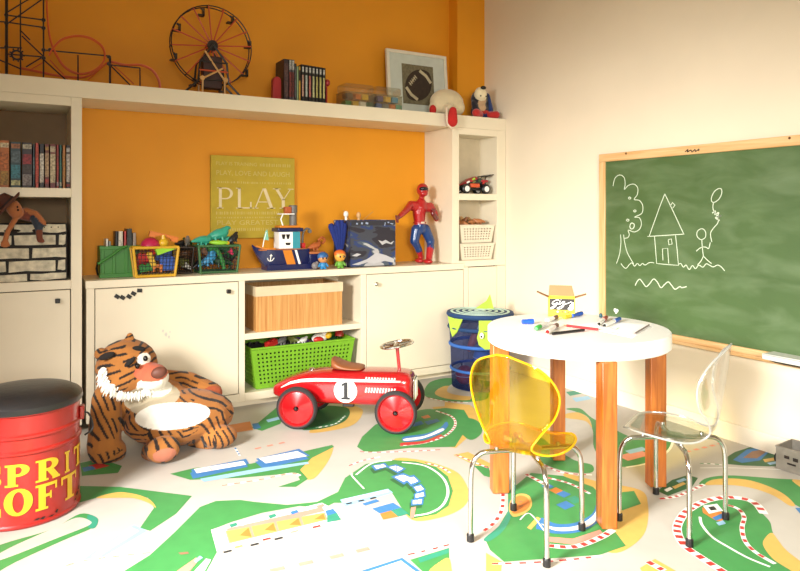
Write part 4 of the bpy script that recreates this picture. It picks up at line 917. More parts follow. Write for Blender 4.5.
def book(label, x0, x1, yf, dp, z0, z1, c, bands=(), group=None, lean=0, name='book', loc=None, rz=0):
    t = thing(name, label, 'book', ((x0 + x1)/2, yf + dp/2, z0), rz, group); w = (x1 - x0)/2; d = dp/2; h = z1 - z0; e = min(.002, w*.3)
    t.rotation_euler = (0, lean, rz)
    m = mat('book_%d_%d_%d' % c, c, .45, var=.12, scale=40)
    b = MB(); b.box(-w, -w + e, -d, d, 0, h).box(w - e, w, -d, d, 0, h).box(-w, w, -d, -d + e, 0, h); b.build('cover', m, t, smooth=0)
    MB().box(-w + e, w - e, -d + e, d - .003, .002, h - .002).build('pages', mat('book_paper', (226, 214, 188), .8), t)
    for k, (a, bb, cc) in enumerate(bands): MB().box(-w*.86, w*.86, -d - .0006, -d, h*a, h*bb).build('spine_print', mat('print_%d_%d_%d' % cc, tuple(int(v*.86) for v in cc), .5, var=.55, scale=110), t)
    return t
for k, (xa, xb, zt, c, lb) in enumerate(((.415, .428, 1.005, (226, 222, 212), 'thin white booklet standing in the green crate'), (.430, .440, .992, (150, 160, 150), 'thin grey booklet beside the white one in the crate'), (.462, .474, 1.045, (30, 26, 26), 'tall thin black book standing in the green crate'), (.476, .500, 1.045, (216, 206, 186), 'cream book standing in the green crate'), (.504, .517, 1.045, (206, 56, 44), 'slim red book standing in the green crate'), (.519, .545, 1.058, (34, 40, 36), 'tallest dark book standing in the green crate'), (.548, .566, 1.035, (168, 150, 132), 'beige book at the right end of the green crate'))):
    book(lb, xa, xb, 3.80, .09, z0 + .0065, zt - .045, c, ((.2, .8, tuple(min(255, v + 30) for v in c)),), 'books in the green crate')
# ------------------------------------------------------------------ yellow wire basket of blocks
m_ywire = mat('yellow_basket_frame', (232, 178, 40), .45); m_dwire = mat('dark_wire', (28, 30, 40), .5)
yb = thing('wire_basket', 'yellow framed wire basket heaped with bright plastic toys', 'basket', (.645, 3.707, ZW))
wire_basket(yb, .530, .758, 3.656, 3.742, ZW, .915, .018, .012, m_dwire, .018, .0015, .0075, m_ywire)
TOY = {'red': (208, 48, 42), 'yellow': (246, 196, 40), 'green': (52, 140, 60), 'blue': (52, 96, 190), 'lime': (160, 222, 60), 'pink': (206, 36, 86), 'orange': (236, 130, 40), 'teal': (60, 178, 150), 'black': (30, 28, 30), 'grey': (120, 118, 116), 'brown': (110, 72, 46), 'white': (236, 232, 224), 'sky': (70, 160, 214), 'dkgreen': (34, 90, 50), 'olive': (120, 124, 60), 'purple': (90, 60, 130)}
def tm(c): return mat('toy_plastic_' + c, TOY[c], .35, var=.05)
def studded(b, w, d, h, nx=2, ny=1, r=None):
    b.box(-w/2, w/2, -d/2, d/2, 0, h); r = r or min(w/nx, d/ny) * .3
    for i in range(nx):
        for j in range(ny): b.lathe([(r, h), (r, h + r*.6)], 10, (-w/2 + w/nx*(i + .5), -d/2 + d/ny*(j + .5), 0))
def arch(b, w, d, h):
    n = 8; b.prism([(-w/2, 0), (-w*.3, 0)] + [(-w*.3*math.cos(math.pi*k/n), h*.6*math.sin(math.pi*k/n)) for k in range(1, n)] + [(w*.3, 0), (w/2, 0), (w/2, h), (-w/2, h)], -d/2, d/2, lambda x, z, y: (x, y, z))
def wedge(b, w, d, h): b.prism([(-w/2, 0), (w/2, 0), (w/2, h*.35), (-w/2, h)], -d/2, d/2, lambda x, z, y: (x, y, z))
def dino(b, L):
    b.tube(catmull([(-L*.5, 0, 0), (-L*.25, 0, .1*L), (0, 0, .16*L), (.22*L, 0, .2*L), (.38*L, 0, .34*L), (.5*L, 0, .33*L)], 4), [.01*L + .004 + .15*L*math.sin(math.pi*min(1, k/20))**1.2*(1 if k < 15 else .75) for k in range(21)], 10)
    for x, y in ((-.1, .1), (-.1, -.1), (.14, .1), (.14, -.1)): b.tube([(x*L, y*L, .12*L), (x*L, y*L*1.3, -.1*L)], .04*L, 8)
spots = [('toy_block', 'red', 'red studded block pressed against the front of the yellow basket', .590, 3.692, .845, (0, .1, .1), lambda b: studded(b, .075, .035, .035, 3, 1)),
 ('toy_block', 'green', 'green studded block low at the front of the yellow basket', .598, 3.692, .79, (0, -.1, .05), lambda b: studded(b, .065, .035, .035, 2, 1)),
 ('toy_block', 'yellow', 'upright yellow block in the middle of the yellow basket', .637, 3.690, .815, (0, -.35, 0), lambda b: studded(b, .028, .03, .075, 1, 1)),
 ('toy_block', 'orange', 'orange arch block below the yellow upright in the basket', .652, 3.692, .785, (0, .1, 0), lambda b: arch(b, .05, .03, .04)),
 ('toy_block', 'blue', 'blue plate block at the right inside the yellow basket', .705, 3.700, .79, (0, 0, 0), lambda b: studded(b, .075, .03, .07, 3, 1)),
 ('toy_block', 'red', 'red block peeking over the rim of the yellow basket', .655, 3.71, .885, (0, -.3, .2), lambda b: studded(b, .06, .04, .03, 2, 1)),
 ('toy_cone', 'yellow', 'yellow rounded toy knob on top of the yellow basket heap', .690, 3.71, .915, (0, 0, 0), lambda b: (b.ell((0, 0, .02), (.026, .022, .026)), b.tube([(0, 0, .03), (0, 0, .065)], [.014, .008], 10))),
 ('toy_ramp', 'lime', 'lime green toy ramp hanging over the basket front', .700, 3.668, .892, (0, -.32, .1), lambda b: wedge(b, .11, .03, .034)),
 ('toy_dome', 'pink', 'pink toy dome on the left of the yellow basket heap', .625, 3.722, .915, (0, .2, 0), lambda b: b.lathe([(.05, 0), (.048, .02), (.036, .04), (.016, .05), (.0001, .052)], 18)),
 ('toy_bridge', 'orange', 'long orange-yellow toy arch lying across the basket heap', .69, 3.73, .955, (0, .25, 0), lambda b: arch(b, .15, .03, .03))]
spots += [('toy_block', 'red', 'red block lying at the back of the yellow basket', .60, 3.735, .80, (0, 0, .1), lambda b: studded(b, .08, .03, .06, 3, 1)), ('toy_block', 'blue', 'blue block standing at the back of the yellow basket', .69, 3.735, .84, (0, .1, 0), lambda b: studded(b, .08, .025, .06, 3, 1))]
for nm, c, lb, x, y, z, rot, fn in spots: loose(nm, lb, 'toy', fn, tm(c), (x, y, z), rot, 'toys in the yellow basket')
# dark basket behind
db = thing('wire_basket', 'dark brown wire basket between the yellow and green ones', 'basket', (.83, 3.87, ZW))
wire_basket(db, .770, .870, 3.795, 3.955, ZW, .905, .012, .01, mat('brown_wire', (50, 34, 22), .5), .016, .002, .006)
for nm, c, lb, x, y, z, rot, fn in (('toy_figure', 'black', 'black toy animal on top of the dark wire basket', .815, 3.86, .915, (0, .2, .4), lambda b: dino(b, .085)), ('toy_figure', 'grey', 'grey toy animal on top of the dark wire basket', .845, 3.85, .925, (0, -.3, 1.2), lambda b: dino(b, .08)), ('toy_figure', 'dkgreen', 'dark green toy animal in the dark wire basket', .862, 3.92, .920, (0, 0, 2.0), lambda b: dino(b, .08)), ('toy_figure', 'brown', 'brown toy animal behind the mesh of the dark basket', .822, 3.835, .855, (0, .3, 0), lambda b: dino(b, .09)), ('toy_block', 'olive', 'olive toy block behind the mesh of the dark basket', .82, 3.84, .80, (0, 0, .3), lambda b: studded(b, .05, .04, .04, 2, 1)), ('toy_block', 'white', 'pale toy block low in the dark wire basket', .835, 3.83, .785, (0, .4, .3), lambda b: wedge(b, .045, .04, .03))):
    loose(nm, lb, 'toy', fn, tm(c), (x, y, z), rot, 'toys in the dark basket')
for x, y, z, c, lb in ((.80, 3.90, .80, 'black', 'black toy block deep in the dark wire basket'), (.845, 3.91, .81, 'brown', 'brown toy block deep in the dark wire basket'), (.82, 3.905, .86, 'black', 'black toy block high at the back of the dark wire basket')): loose('toy_block', lb, 'toy', lambda b: studded(b, .045, .05, .05, 2, 2), tm(c), (x, y, z), (0, .1, .2), 'toys in the dark basket')
# green framed basket of toy animals
gbk = thing('wire_basket', 'green framed wire basket heaped with green and teal toys', 'basket', (1.0, 3.80, ZW))
wire_basket(gbk, .880, 1.112, 3.725, 3.90, ZW, .912, .015, .012, m_dwire, .018, .0012, .007, mat('green_basket_frame', (58, 104, 58), .45))
for nm, c, lb, x, y, z, rot, fn in (('toy_dinosaur', 'teal', 'teal toy dinosaur lying on the left of the green basket heap', .915, 3.80, .925, (0, .2, .3), lambda b: dino(b, .13)), ('toy_dinosaur', 'teal', 'teal toy dinosaur lying across the top of the green basket heap', 1.01, 3.83, .945, (0, -.1, .1), lambda b: dino(b, .17)), ('toy_dinosaur', 'teal', 'teal toy dinosaur at the right of the green basket heap', 1.075, 3.85, .925, (0, .2, 2.9), lambda b: dino(b, .11)), ('toy_leaf', 'lime', 'lime toy leaf lying on the front rim of the green basket', .995, 3.74, .918, (0, .05, 0), lambda b: b.ell((0, 0, .012), (.055, .02, .014))), ('toy_ball', 'yellow', 'little yellow ball on the front rim of the green basket', 1.045, 3.745, .925, (0, 0, 0), lambda b: b.ell((0, 0, 0), .013)), ('toy_dinosaur', 'black', 'black toy dinosaur sticking out right of the green basket', 1.10, 3.82, .93, (0, -.5, .2), lambda b: dino(b, .10)),
 ('toy_dinosaur', 'black', 'black toy dinosaur at the left back inside the green basket', .94, 3.85, .80, (0, -.2, .3), lambda b: dino(b, .15)), ('toy_dinosaur', 'dkgreen', 'dark green toy dinosaur at the middle back inside the green basket', 1.0, 3.855, .86, (0, .1, 3.3), lambda b: dino(b, .16)), ('toy_dinosaur', 'black', 'black toy dinosaur at the right back inside the green basket', 1.06, 3.86, .81, (0, .1, .2), lambda b: dino(b, .15)),
 ('toy_snake', 'green', 'green curved toy snake behind the basket mesh', 1.0, 3.758, .85, (0, 0, 0), lambda b: b.tube(catmull([(-.06, 0, .04), (-.02, 0, .045), (.01, 0, .0), (.03, 0, -.07)], 6), .012, 8)), ('toy_dinosaur', 'sky', 'sky blue toy dinosaur low in the green basket', .945, 3.77, .815, (0, -.3, .1), lambda b: dino(b, .12)), ('toy_dinosaur', 'sky', 'second sky blue toy dinosaur upright in the green basket', .965, 3.775, .85, (0, -.9, .1), lambda b: dino(b, .10)), ('toy_dinosaur', 'dkgreen', 'dark green toy dinosaur at the right inside the green basket', 1.06, 3.775, .86, (0, .6, .4), lambda b: dino(b, .13)), ('toy_block', 'pink', 'pink toy piece at the right behind the green basket mesh', 1.06, 3.745, .865, (0, .6, 0), lambda b: wedge(b, .03, .02, .03)), ('toy_block', 'brown', 'brown toy piece at the left behind the green basket mesh', .91, 3.75, .87, (0, .6, 0), lambda b: wedge(b, .04, .02, .04)), ('toy_dinosaur', 'dkgreen', 'dark green toy dinosaur on the floor of the green basket', 1.03, 3.81, .80, (0, 0, 3.0), lambda b: dino(b, .13))):
    loose(nm, lb, 'toy', fn, tm(c), (x, y, z), rot, 'toys in the green basket')
# ------------------------------------------------------------------ PLAY canvas
m_canvas = mat('mustard_canvas', (206, 178, 52), .75, var=.06, bump=.1, bscale=500); m_cl = mat('cream_print', (232, 214, 170), .7)
cv = thing('wall_canvas', 'square mustard canvas with large PLAY lettering leaning on the orange wall', 'canvas print', (1.27, 3.985, .95))
MB(cv).box(1.009, 1.538, 3.972, 3.998, .942, 1.444).build('canvas', m_canvas, cv, bevel=.003)
YC = 3.971
for ch, xa, xb in (('P', 1.045, 1.145), ('L', 1.160, 1.262), ('A', 1.272, 1.398), ('Y', 1.402, 1.520)):
    b = MB(cv)
    for q in glyph(ch, .17, .055, .035): b.add([(xa + x*(xb - xa), YC, 1.125 + y*.125) for x, y in q], [(0, 1, 2, 3)])
    b.build('letter', m_cl, cv, smooth=0)
m_faint = mat('faint_cream_print', (216, 194, 110), .7)
for s_, x_, z, sz, w_ in (('PLAY IS TRAINING', 1.165, 1.385, .03, .25), ('PLAY, LOVE AND LAUGH', 1.272, 1.325, .042, .46), ('PLAY GREATEST', 1.235, 1.025, .040, .38)):
    b = MB(cv); text_mb(b, s_, sz, lambda x, y, h: (x_ + x, YC, z + y), fit=w_); b.build('printed_line', m_faint, cv, smooth=0)
rn = random.Random(4)
for x0, x1, z, h_ in ((1.31, 1.505, 1.385, .020), (1.04, 1.505, 1.277, .012), (1.04, 1.44, 1.088, .018), (1.04, 1.44, 1.065, .009), (1.04, 1.44, .988, .018)):    # too small to read: ticks
    b = MB(cv); x = x0
    while x < x1:
        w_ = rn.uniform(.003, .007); b.add([(x, YC, z), (x + w_, YC, z), (x + w_, YC, z + h_ * rn.uniform(.7, 1)), (x, YC, z + h_)], [(0, 1, 2, 3)]); x += w_ + rn.uniform(.004, .012)
    o = b.build('printed_line', m_faint, cv, smooth=0); o['kind'] = 'stuff'
# ------------------------------------------------------------------ toy boat
m_navyp = mat('navy_plastic', (26, 34, 84), .3, coat=.2); m_orp = mat('orange_plastic', (232, 140, 40), .4); m_decks = mat('tan_deck', (190, 112, 62), .5)
bt = thing('toy_boat', 'navy toy tugboat with white cabin and orange stripe', 'toy boat', (1.38, 3.80, ZW))
YS, HWB = 3.80, .062
PRF = [(1.205, .912, .004), (1.225, .895, .02), (1.255, .885, .040), (1.29, .880, .055), (1.34, .878, HWB), (1.45, .878, HWB), (1.53, .880, HWB), (1.545, .882, HWB*.92)]
def keel(x): return .90 if x < 1.21 else (.766 + max(0, (1.285 - x)) * 1.55 if x < 1.285 else .766)
b = MB(bt); vv = []; ff = []
for x, zt, hw in PRF:
    zk = min(keel(x), zt - .012); vv += [(x, YS - hw, zt), (x + .0, YS - hw*.86, (zt*2 + zk)/3), (x, YS - hw*.62, zk + .0), (x, YS + hw*.62, zk), (x, YS + hw*.86, (zt*2 + zk)/3), (x, YS + hw, zt)]
for i in range(len(PRF) - 1):
    for k in range(6): q = (k+1) % 6; ff.append((i*6+k, i*6+q, i*6+6+q, i*6+6+k))
ff += [tuple(range(6)), tuple(reversed(range(len(PRF)*6 - 6, len(PRF)*6)))]
b.add(vv, ff).build('hull', m_navyp, bt, smooth=30)
MB(bt).box(1.28, 1.60, YS - .055, YS + .055, ZW, .790).build('keel_block', m_navyp, bt)
MB(bt).box(1.545, 1.640, YS - .058, YS + .058, .79, .848).build('stern', m_navyp, bt, bevel=.004); MB(bt).box(1.545, 1.645, YS - .062, YS + .062, .848, .862).build('stern_deck', m_decks, bt, bevel=.003)
for x0, m, w_ in ((1.372, m_orp, .055), (1.446, m_wht, .014)):
    b = MB(bt); b.add([(x0, YS - HWB - .0012, .876), (x0 + w_, YS - HWB - .0012, .876), (x0 + w_ + .040, YS - HWB*.66 - .002, .768), (x0 + .040, YS - HWB*.66 - .002, .768)], [(0, 1, 2, 3)]).build('hull_stripe', m, bt, smooth=0, solid=.002)
b = MB(bt); ya = YS - HWB*.84 - .003
b.tube([(1.302, ya - .004, .855), (1.302, ya + .010, .815)], .003, 6); b.tube(catmull([(1.282, ya + .002, .832), (1.290, ya + .010, .818), (1.302, ya + .011, .814), (1.314, ya + .010, .818), (1.322, ya + .002, .832)], 4), .003, 6); b.tube([(1.294, ya - .002, .846), (1.310, ya - .002, .846)], .0025, 6); b.build('anchor', m_wht, bt)
MB(bt).box(1.235, 1.53, YS - .05, YS + .05, .876, .884).build('deck', m_decks, bt, bevel=.002)
MB(bt).box(1.355, 1.485, YS - .048, YS + .048, .884, .985).build('cabin', m_wht, bt, bevel=.004)
MB(bt).box(1.440, 1.487, YS - .0495, YS - .047, .884, .984).build('cabin_panel', mat('teal_plastic', (60, 160, 176), .35), bt)
MB(bt).box(1.345, 1.505, YS - .058, YS + .058, .985, 1.008).build('cabin_roof', m_navyp, bt, bevel=.004); MB(bt).box(1.36, 1.49, YS - .05, YS + .05, 1.008, 1.022).build('roof_rim', m_orp, bt, bevel=.004)
for xa, xb, za, zb in ((1.372, 1.392, .942, .970), (1.400, 1.420, .942, .970), (1.395, 1.425, .905, .920)): MB(bt).add([(xa + .004, YS - .0488, za), (xb - .004, YS - .0488, za), (xb + .002, YS - .0488, zb), (xa - .002, YS - .0488, zb)], [(0, 1, 2, 3)]).build('window_pane', m_dark, bt, solid=.002, smooth=0)
MB(bt).box(1.375, 1.455, YS - .04, YS + .04, 1.088, 1.094).build('upper_deck', m_wht, bt); MB(bt).tube([(1.385, YS - .03, 1.02), (1.372, YS - .03, 1.06), (1.385, YS - .03, 1.09)], .004, 6).build('rail', m_wht, bt)
MB(bt).box(1.405, 1.445, YS - .02, YS + .02, 1.094, 1.135).build('wheelhouse', mat('rust_plastic', (196, 96, 50), .4), bt, bevel=.004); m_gry = mat('grey_plastic', (104, 100, 96), .45)
MB(bt).lathe([(.022, 1.022), (.022, 1.10), (.026, 1.10), (.026, 1.142), (.02, 1.145)], 16, (1.462, YS + .005, 0)).build('funnel', m_gry, bt)
MB(bt).tube(catmull([(1.52, YS, .885), (1.525, YS, .97), (1.545, YS, 1.0), (1.57, YS, .995)], 5), .007, 8).build('crane_mast', m_gry, bt); MB(bt).lathe([(.012, -.006), (.012, .006)], 12, (1.568, YS, .985), Matrix.Rotation(R(90), 3, 'X')).build('crane_pulley', m_gry, bt)
MB(bt).tube([(1.262, YS - .02, .885), (1.27, YS - .02, .93), (1.285, YS - .02, .985)], .003, 6).build('flag_pole', m_wp, bt); MB(bt).add([(1.268, YS - .02, .94), (1.30, YS - .02, .935), (1.292, YS - .02, 1.0), (1.280, YS - .02, .99)], [(0, 1, 2, 3)]).build('flag', mat('sea_green_plastic', (130, 196, 170), .5), bt, solid=.003, smooth=0)
MB(bt).tube(catmull([(1.22, YS - .03, .905), (1.27, YS - .048, .888), (1.33, YS - .055, .886)], 4), .005, 6).build('bow_rail', m_orp, bt)
loose('toy_crab', 'brown claw-like toy animal lying on the stern of the tugboat', 'toy', lambda b: (dino(b, .11), b.tube(catmull([(.03, 0, .05), (.06, 0, .07), (.08, 0, .05), (.06, 0, .03)], 4), .008, 6)), mat('rust_toy', (190, 100, 50), .45), (1.598, 3.80, .875), (0, 0, .2))
MB(bt).box(1.505, 1.53, YS - .03, YS + .0, .884, .915).build('red_locker', m_rd, bt, bevel=.003)
# ------------------------------------------------------------------ two little round-headed figures and the feather duster
def figure(name, label, cx, y, hh, skin, cap, suit, capfull):
    t = thing(name, label, 'toy figure', (cx, y, ZW)); k = hh / .10
    MB().ell((0, 0, .022*k), (.020*k, .016*k, .022*k)).build('torso', suit, t)
    hd = MB().ell((0, 0, .066*k), (.031*k, .026*k, .031*k)).build('head', skin, t)
    if capfull: MB().ell((0, .002, .072*k), (.033*k, .028*k, .028*k)).build('hood', cap, t)
    else: MB().ell((0, .004, .076*k), (.0325*k, .027*k, .024*k)).build('hair', cap, t)
    for sx in (-1, 1): MB().ell((sx*.011*k, -.026*k, .064*k), (.0045*k, .003*k, .006*k)).build('eye', m_eye, t); MB().capsule((sx*.018*k, 0, .032*k), .006*k, (sx*.027*k, -.006*k, .018*k), .006*k).build('arm', suit, t); MB().ell((sx*.010*k, -.006*k, .006*k), (.010*k, .014*k, .006*k)).build('foot', suit, t)
    return t
figure('toy_figure', 'small big-headed toy figure with blue hood beside the boat', 1.607, 3.685, .105, mat('toy_tan', (216, 150, 90), .45), mat('toy_hood_blue', (44, 100, 158), .45), mat('toy_suit_blue', (50, 140, 200), .45), True)
figure('toy_figure', 'small big-headed toy figure with orange hair and green clothes', 1.722, 3.690, .115, mat('toy_peach', (246, 176, 70), .45), mat('toy_hair_orange', (228, 110, 40), .45), mat('toy_suit_green', (110, 170, 60), .45), False)
loose('toy_rock', 'grey rounded toy beside the blue hooded figure', 'toy', lambda b: (b.ell((0, 0, .022), (.022, .018, .022)), b.ell((.012, 0, .035), (.012, .012, .014))), mat('toy_grey', (118, 112, 112), .5), (1.562, 3.70, ZW))
fd = thing('feather_duster', 'blue bunch of soft plumes standing behind the orange-haired figure', 'duster', (1.765, 3.765, ZW))
MB(fd).tube([(1.765, 3.765, ZW), (1.765, 3.765, .87)], .012, 10).build('handle', m_navyp, fd)
m_plume = mat('royal_blue_plush', (22, 44, 124), .9, bump=.5, bscale=90)
for x1, z1 in ((1.690, 1.030), (1.716, 1.022), (1.738, 1.050), (1.765, 1.052), (1.785, 1.035)):
    pts = catmull([(1.76 + (x1 - 1.755)*.25, 3.765, .86), (1.76 + (x1 - 1.755)*.6, 3.762, .94), (x1, 3.76, z1)], 4)
    MB(fd).tube(pts, [.008 + .014 * (k/8) for k in range(8)] + [.012], 10).build('plume', m_plume, fd)
# ------------------------------------------------------------------ camouflage box
cb = thing('storage_box', 'square fabric storage box printed with blue grey camouflage', 'storage box', (1.96, 3.82, ZW))
m_cam = bpy.data.materials.new('camouflage_fabric'); m_cam.use_nodes = True; nt = m_cam.node_tree; bs = nt.nodes['Principled BSDF']; bs.inputs['Roughness'].default_value = .7
tc = nt.nodes.new('ShaderNodeTexCoord'); mp = nt.nodes.new('ShaderNodeMapping'); mp.inputs['Scale'].default_value = (5, 9, 11); mp.inputs['Rotation'].default_value = (0, R(25), 0); mp.inputs['Location'].default_value = (1.3, 0, .4)
nz = nt.nodes.new('ShaderNodeTexNoise'); nz.inputs['Scale'].default_value = 1; nz.inputs['Detail'].default_value = 3; nz.inputs['Distortion'].default_value = .8; rp = nt.nodes.new('ShaderNodeValToRGB'); rp.color_ramp.interpolation = 'CONSTANT'
for k, (pos, c) in enumerate(((0, (38, 34, 44)), (.40, (60, 62, 72)), (.47, (42, 60, 110)), (.54, (74, 84, 96)), (.60, (168, 166, 166)))):
    e = rp.color_ramp.elements[k] if k < 2 else rp.color_ramp.elements.new(pos); e.position = pos; e.color = (*lin(c), 1)
nt.links.new(tc.outputs['Object'], mp.inputs['Vector']); nt.links.new(mp.outputs['Vector'], nz.inputs['Vector']); nt.links.new(nz.outputs['Fac'], rp.inputs['Fac']); nt.links.new(rp.outputs['Color'], bs.inputs['Base Color'])
b = MB(cb); 
for q in ((1.806, 2.128, 3.715, 3.721), (1.806, 2.128, 3.96, 3.966), (1.806, 1.812, 3.721, 3.96), (2.122, 2.128, 3.721, 3.96)): b.box(*q, ZW, 1.052)
b.box(1.806, 2.128, 3.715, 3.966, ZW, ZW + .004).build('box_body', m_cam, cb, smooth=0)
MB(cb).box(1.811, 2.123, 3.7135, 3.715, 1.018, 1.049).build('dark_band', mat('charcoal_print', (44, 42, 50), .7), cb)
for x, z, w_, h_ in ((1.85, 1.030, .012, .010), (1.885, 1.032, .012, .012), (1.92, 1.032, .018, .012), (2.05, 1.026, .006, .022), (2.075, 1.036, .012, .008), (2.10, 1.028, .020, .006)):
    MB(cb).obox((x, 3.7132, z), (w_, .0012, h_), (0, R(12), 0)).build('printed_mark', mat('pale_blue_print', (150, 164, 190), .7), cb)
for pts in ([(2.00, .925), (2.03, .915), (2.055, .925), (2.09, .905), (2.118, .918), (2.10, .895), (2.06, .905), (2.03, .893)], [(1.815, .775), (1.87, .79), (1.92, .805), (1.99, .845), (2.06, .825), (2.118, .80), (2.118, .775), (2.05, .79), (1.97, .775), (1.92, .785), (1.86, .77)], [(1.815, .83), (1.85, .845), (1.88, .838), (1.85, .825)]):
    flat([(x, 3.7138, z) for x, z in pts], MB(cb)).build('pale_patch', mat('pale_grey_print', (176, 174, 176), .7), cb, smooth=0)
loose('toy_stick', 'long orange stick leaning left out of the camouflage box', 'toy', lambda b: b.tube([(.07, 0, -.10), (0, 0, 0), (-.045, 0, .065)], .0045, 8), mat('stick_orange', (226, 160, 70), .5), (1.862, 3.84, 1.05))
loose('toy_stick', 'thin orange stick leaning right out of the camouflage box', 'toy', lambda b: b.tube([(-.07, 0, -.10), (0, 0, 0), (.075, 0, .055)], .0035, 8), mat('stick_orange', (226, 160, 70), .5), (1.965, 3.86, 1.05))
loose('toy_skull', 'little white toy head peeking out of the camouflage box', 'toy', lambda b: (b.ell((0, 0, .03), (.016, .014, .02)), b.tube([(0, 0, -.05), (0, 0, .02)], .008, 8)), tm('white'), (1.815, 3.80, 1.06))
loose('toy_skull', 'orange and white toy head at the back of the camouflage box', 'toy', lambda b: (b.ell((0, 0, .02), (.015, .013, .022)), b.tube([(0, 0, -.05), (0, 0, .02)], .009, 8)), mat('toy_sand', (230, 180, 120), .5), (1.925, 3.84, 1.062))
# ------------------------------------------------------------------ red and blue action figure (plain helmet, no emblem)
hf = thing('action_figure', 'tall red and blue action figure with one arm stretched out', 'action figure', (2.35, 3.80, ZW))
def HP(x, y, Y=3.80): p = py(x, y, Y); return Vector((p.x - hf.location.x, p.y - hf.location.y, p.z - ZW))
hip, wst, chs, nck, hd_ = HP(420, 229), HP(419.5, 222), HP(420, 208), HP(421.5, 198), HP(422.5, 190.5)
SEGS = [(hip, .040, wst, .038, 'b'), (wst, .037, HP(419, 213), .046, 'r'), (HP(412.5, 206), .036, HP(428, 207.5), .036, 'r'), (chs, .05, HP(421, 204), .04, 'r'), (nck, .018, hd_, .018, 'r'),
 (HP(411, 204.5), .028, HP(405.5, 211, 3.74), .021, 'r'), (HP(405.5, 211, 3.74), .021, HP(399.5, 216.5, 3.69), .016, 'r'), (HP(399.5, 216.5, 3.69), .014, HP(397.5, 218, 3.675), .014, 'k'),
 (HP(430, 206.5), .030, HP(434.5, 213), .024, 'r'), (HP(434.5, 214), .024, HP(436.5, 219, 3.77), .019, 'r'), (HP(436.5, 218.5, 3.765), .018, HP(433, 214, 3.725), .017, 'k'),
 (HP(416.5, 229), .036, HP(414.5, 241), .031, 'b'), (HP(414.5, 241), .029, HP(418.5, 249, 3.81), .022, 'b'), (HP(418.5, 249, 3.81), .025, HP(421.5, 258, 3.83), .018, 'r'),
 (HP(425, 229), .036, HP(430.5, 241), .031, 'b'), (HP(430.5, 241), .029, HP(430.5, 248, 3.78), .024, 'b'), (HP(430.5, 247, 3.78), .027, HP(428.5, 262, 3.75), .020, 'r')]
b = MB()
for a, r0, c, r1, _ in SEGS: b.capsule(a, r0, c, r1)
f1 = HP(420, 260, 3.83); f1.z = .016; f2 = HP(427.5, 264, 3.74); f2.z = .016
b.ell(f1 + Vector((-.012, -.012, 0)), (.030, .042, .0165)); b.ell(f2 + Vector((-.008, -.018, 0)), (.030, .044, .0165)); b.ell(hd_ + Vector((0, 0, .004)), (.041, .043, .046)); b.ell(hd_ + Vector((-.004, -.02, -.022)), (.030, .030, .020))
for k in range(3): h0 = HP(397.5, 218, 3.675) + Vector((0, 0, .008 - k*.008)); b.capsule(h0, .008, h0 + Vector((-.022 + k*.004, -.014, .006 - k*.012)), .006)
h0 = HP(397.5, 219, 3.675); b.capsule(h0, .008, h0 + Vector((-.008, -.022, -.022)), .006)
for k in range(3): h0 = HP(433, 213, 3.722) + Vector((-.008 + k*.010, 0, .008)); b.capsule(h0, .008, h0 + Vector((-.004, -.012, .018)), .0065)
CB_, CR_ = lin((24, 62, 122)), lin((190, 32, 34))
def hero_col(p, n):
    best = min(SEGS, key=lambda s: seg_d(p, s[0], s[2]) - (s[1] + s[3])/2)
    if (p - hd_).length < .05 or p.z < .05: return CR_
    return CR_ if best[4] == 'r' else (lin((120, 26, 28)) if best[4] == 'k' else CB_)
blob('body', hf, b, .0055, attr_mat('painted_figure', .32, 0, coat=.3, sheen=0), hero_col, 3, zmin=0.0)
MB().ell(hd_ + Vector((-.005, -.024, .010)), (.034, .024, .017)).build('visor', mat('dark_visor', (26, 26, 34), .15), hf)
w0 = (hip + wst) / 2; MB().lathe([(.0405, -.006), (.044, -.003), (.044, .003), (.0405, .006)], 24, wst + Vector((0, 0, -.004))).build('belt', mat('red_belt', (176, 30, 32), .35), hf)
MB().obox(wst + Vector((0, -.044, -.004)), (.026, .006, .014)).build('buckle', mat('pale_buckle', (214, 190, 170), .3), hf, bevel=.002)
# ------------------------------------------------------------------ open bay of the low cabinet: bamboo bin and green basket
m_bam = wood('bamboo_slats', (196, 132, 66), (226, 172, 104), .5, 'Z', 3, 34); m_linen = mat('cream_linen', (214, 196, 160), .85, bump=.2, bscale=300); m_in = mat('dark_lining', (70, 46, 26), .9)
bb = thing('bamboo_bin', 'rectangular bamboo storage bin with cream linen rim in the open bay', 'storage bin', (1.46, 3.80, .4188))
Xa, Xb, Ya_, Yb2, Za, Zb = 1.188, 1.728, 3.672, 3.955, .4188, .672
b = MB(bb)
for q in ((Xa, Xb, Ya_, Ya_ + .008), (Xa, Xb, Yb2 - .008, Yb2), (Xa, Xa + .008, Ya_ + .008, Yb2 - .008), (Xb - .008, Xb, Ya_ + .008, Yb2 - .008)): b.box(*q, Za, Zb)
b.box(Xa + .008, Xb - .008, Ya_ + .008, Yb2 - .008, Za, Za + .008).build('bamboo_body', m_bam, bb, smooth=0)
b = MB(bb)
for q in ((Xa - .004, Xb + .004, Ya_ - .004, Ya_), (Xa - .004, Xb + .004, Yb2, Yb2 + .004), (Xa - .004, Xa, Ya_, Yb2), (Xb, Xb + .004, Ya_, Yb2)): b.box(*q, Zb - .052, Zb + .004)
b.build('linen_rim', m_linen, bb, smooth=0)
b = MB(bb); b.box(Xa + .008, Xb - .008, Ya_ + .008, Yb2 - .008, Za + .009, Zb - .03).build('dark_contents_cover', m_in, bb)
gbx = thing('perforated_basket', 'lime green perforated plastic basket of toys in the lower open bay', 'basket', (1.5, 3.78, .0855))
m_lg = mat('lime_basket_plastic', (128, 186, 44), .4)
basket(gbx, 1.160, 1.810, 3.668, 3.94, .088, .322, .035, .02, 24, 9, 8, m_lg, .46, .003, .007)
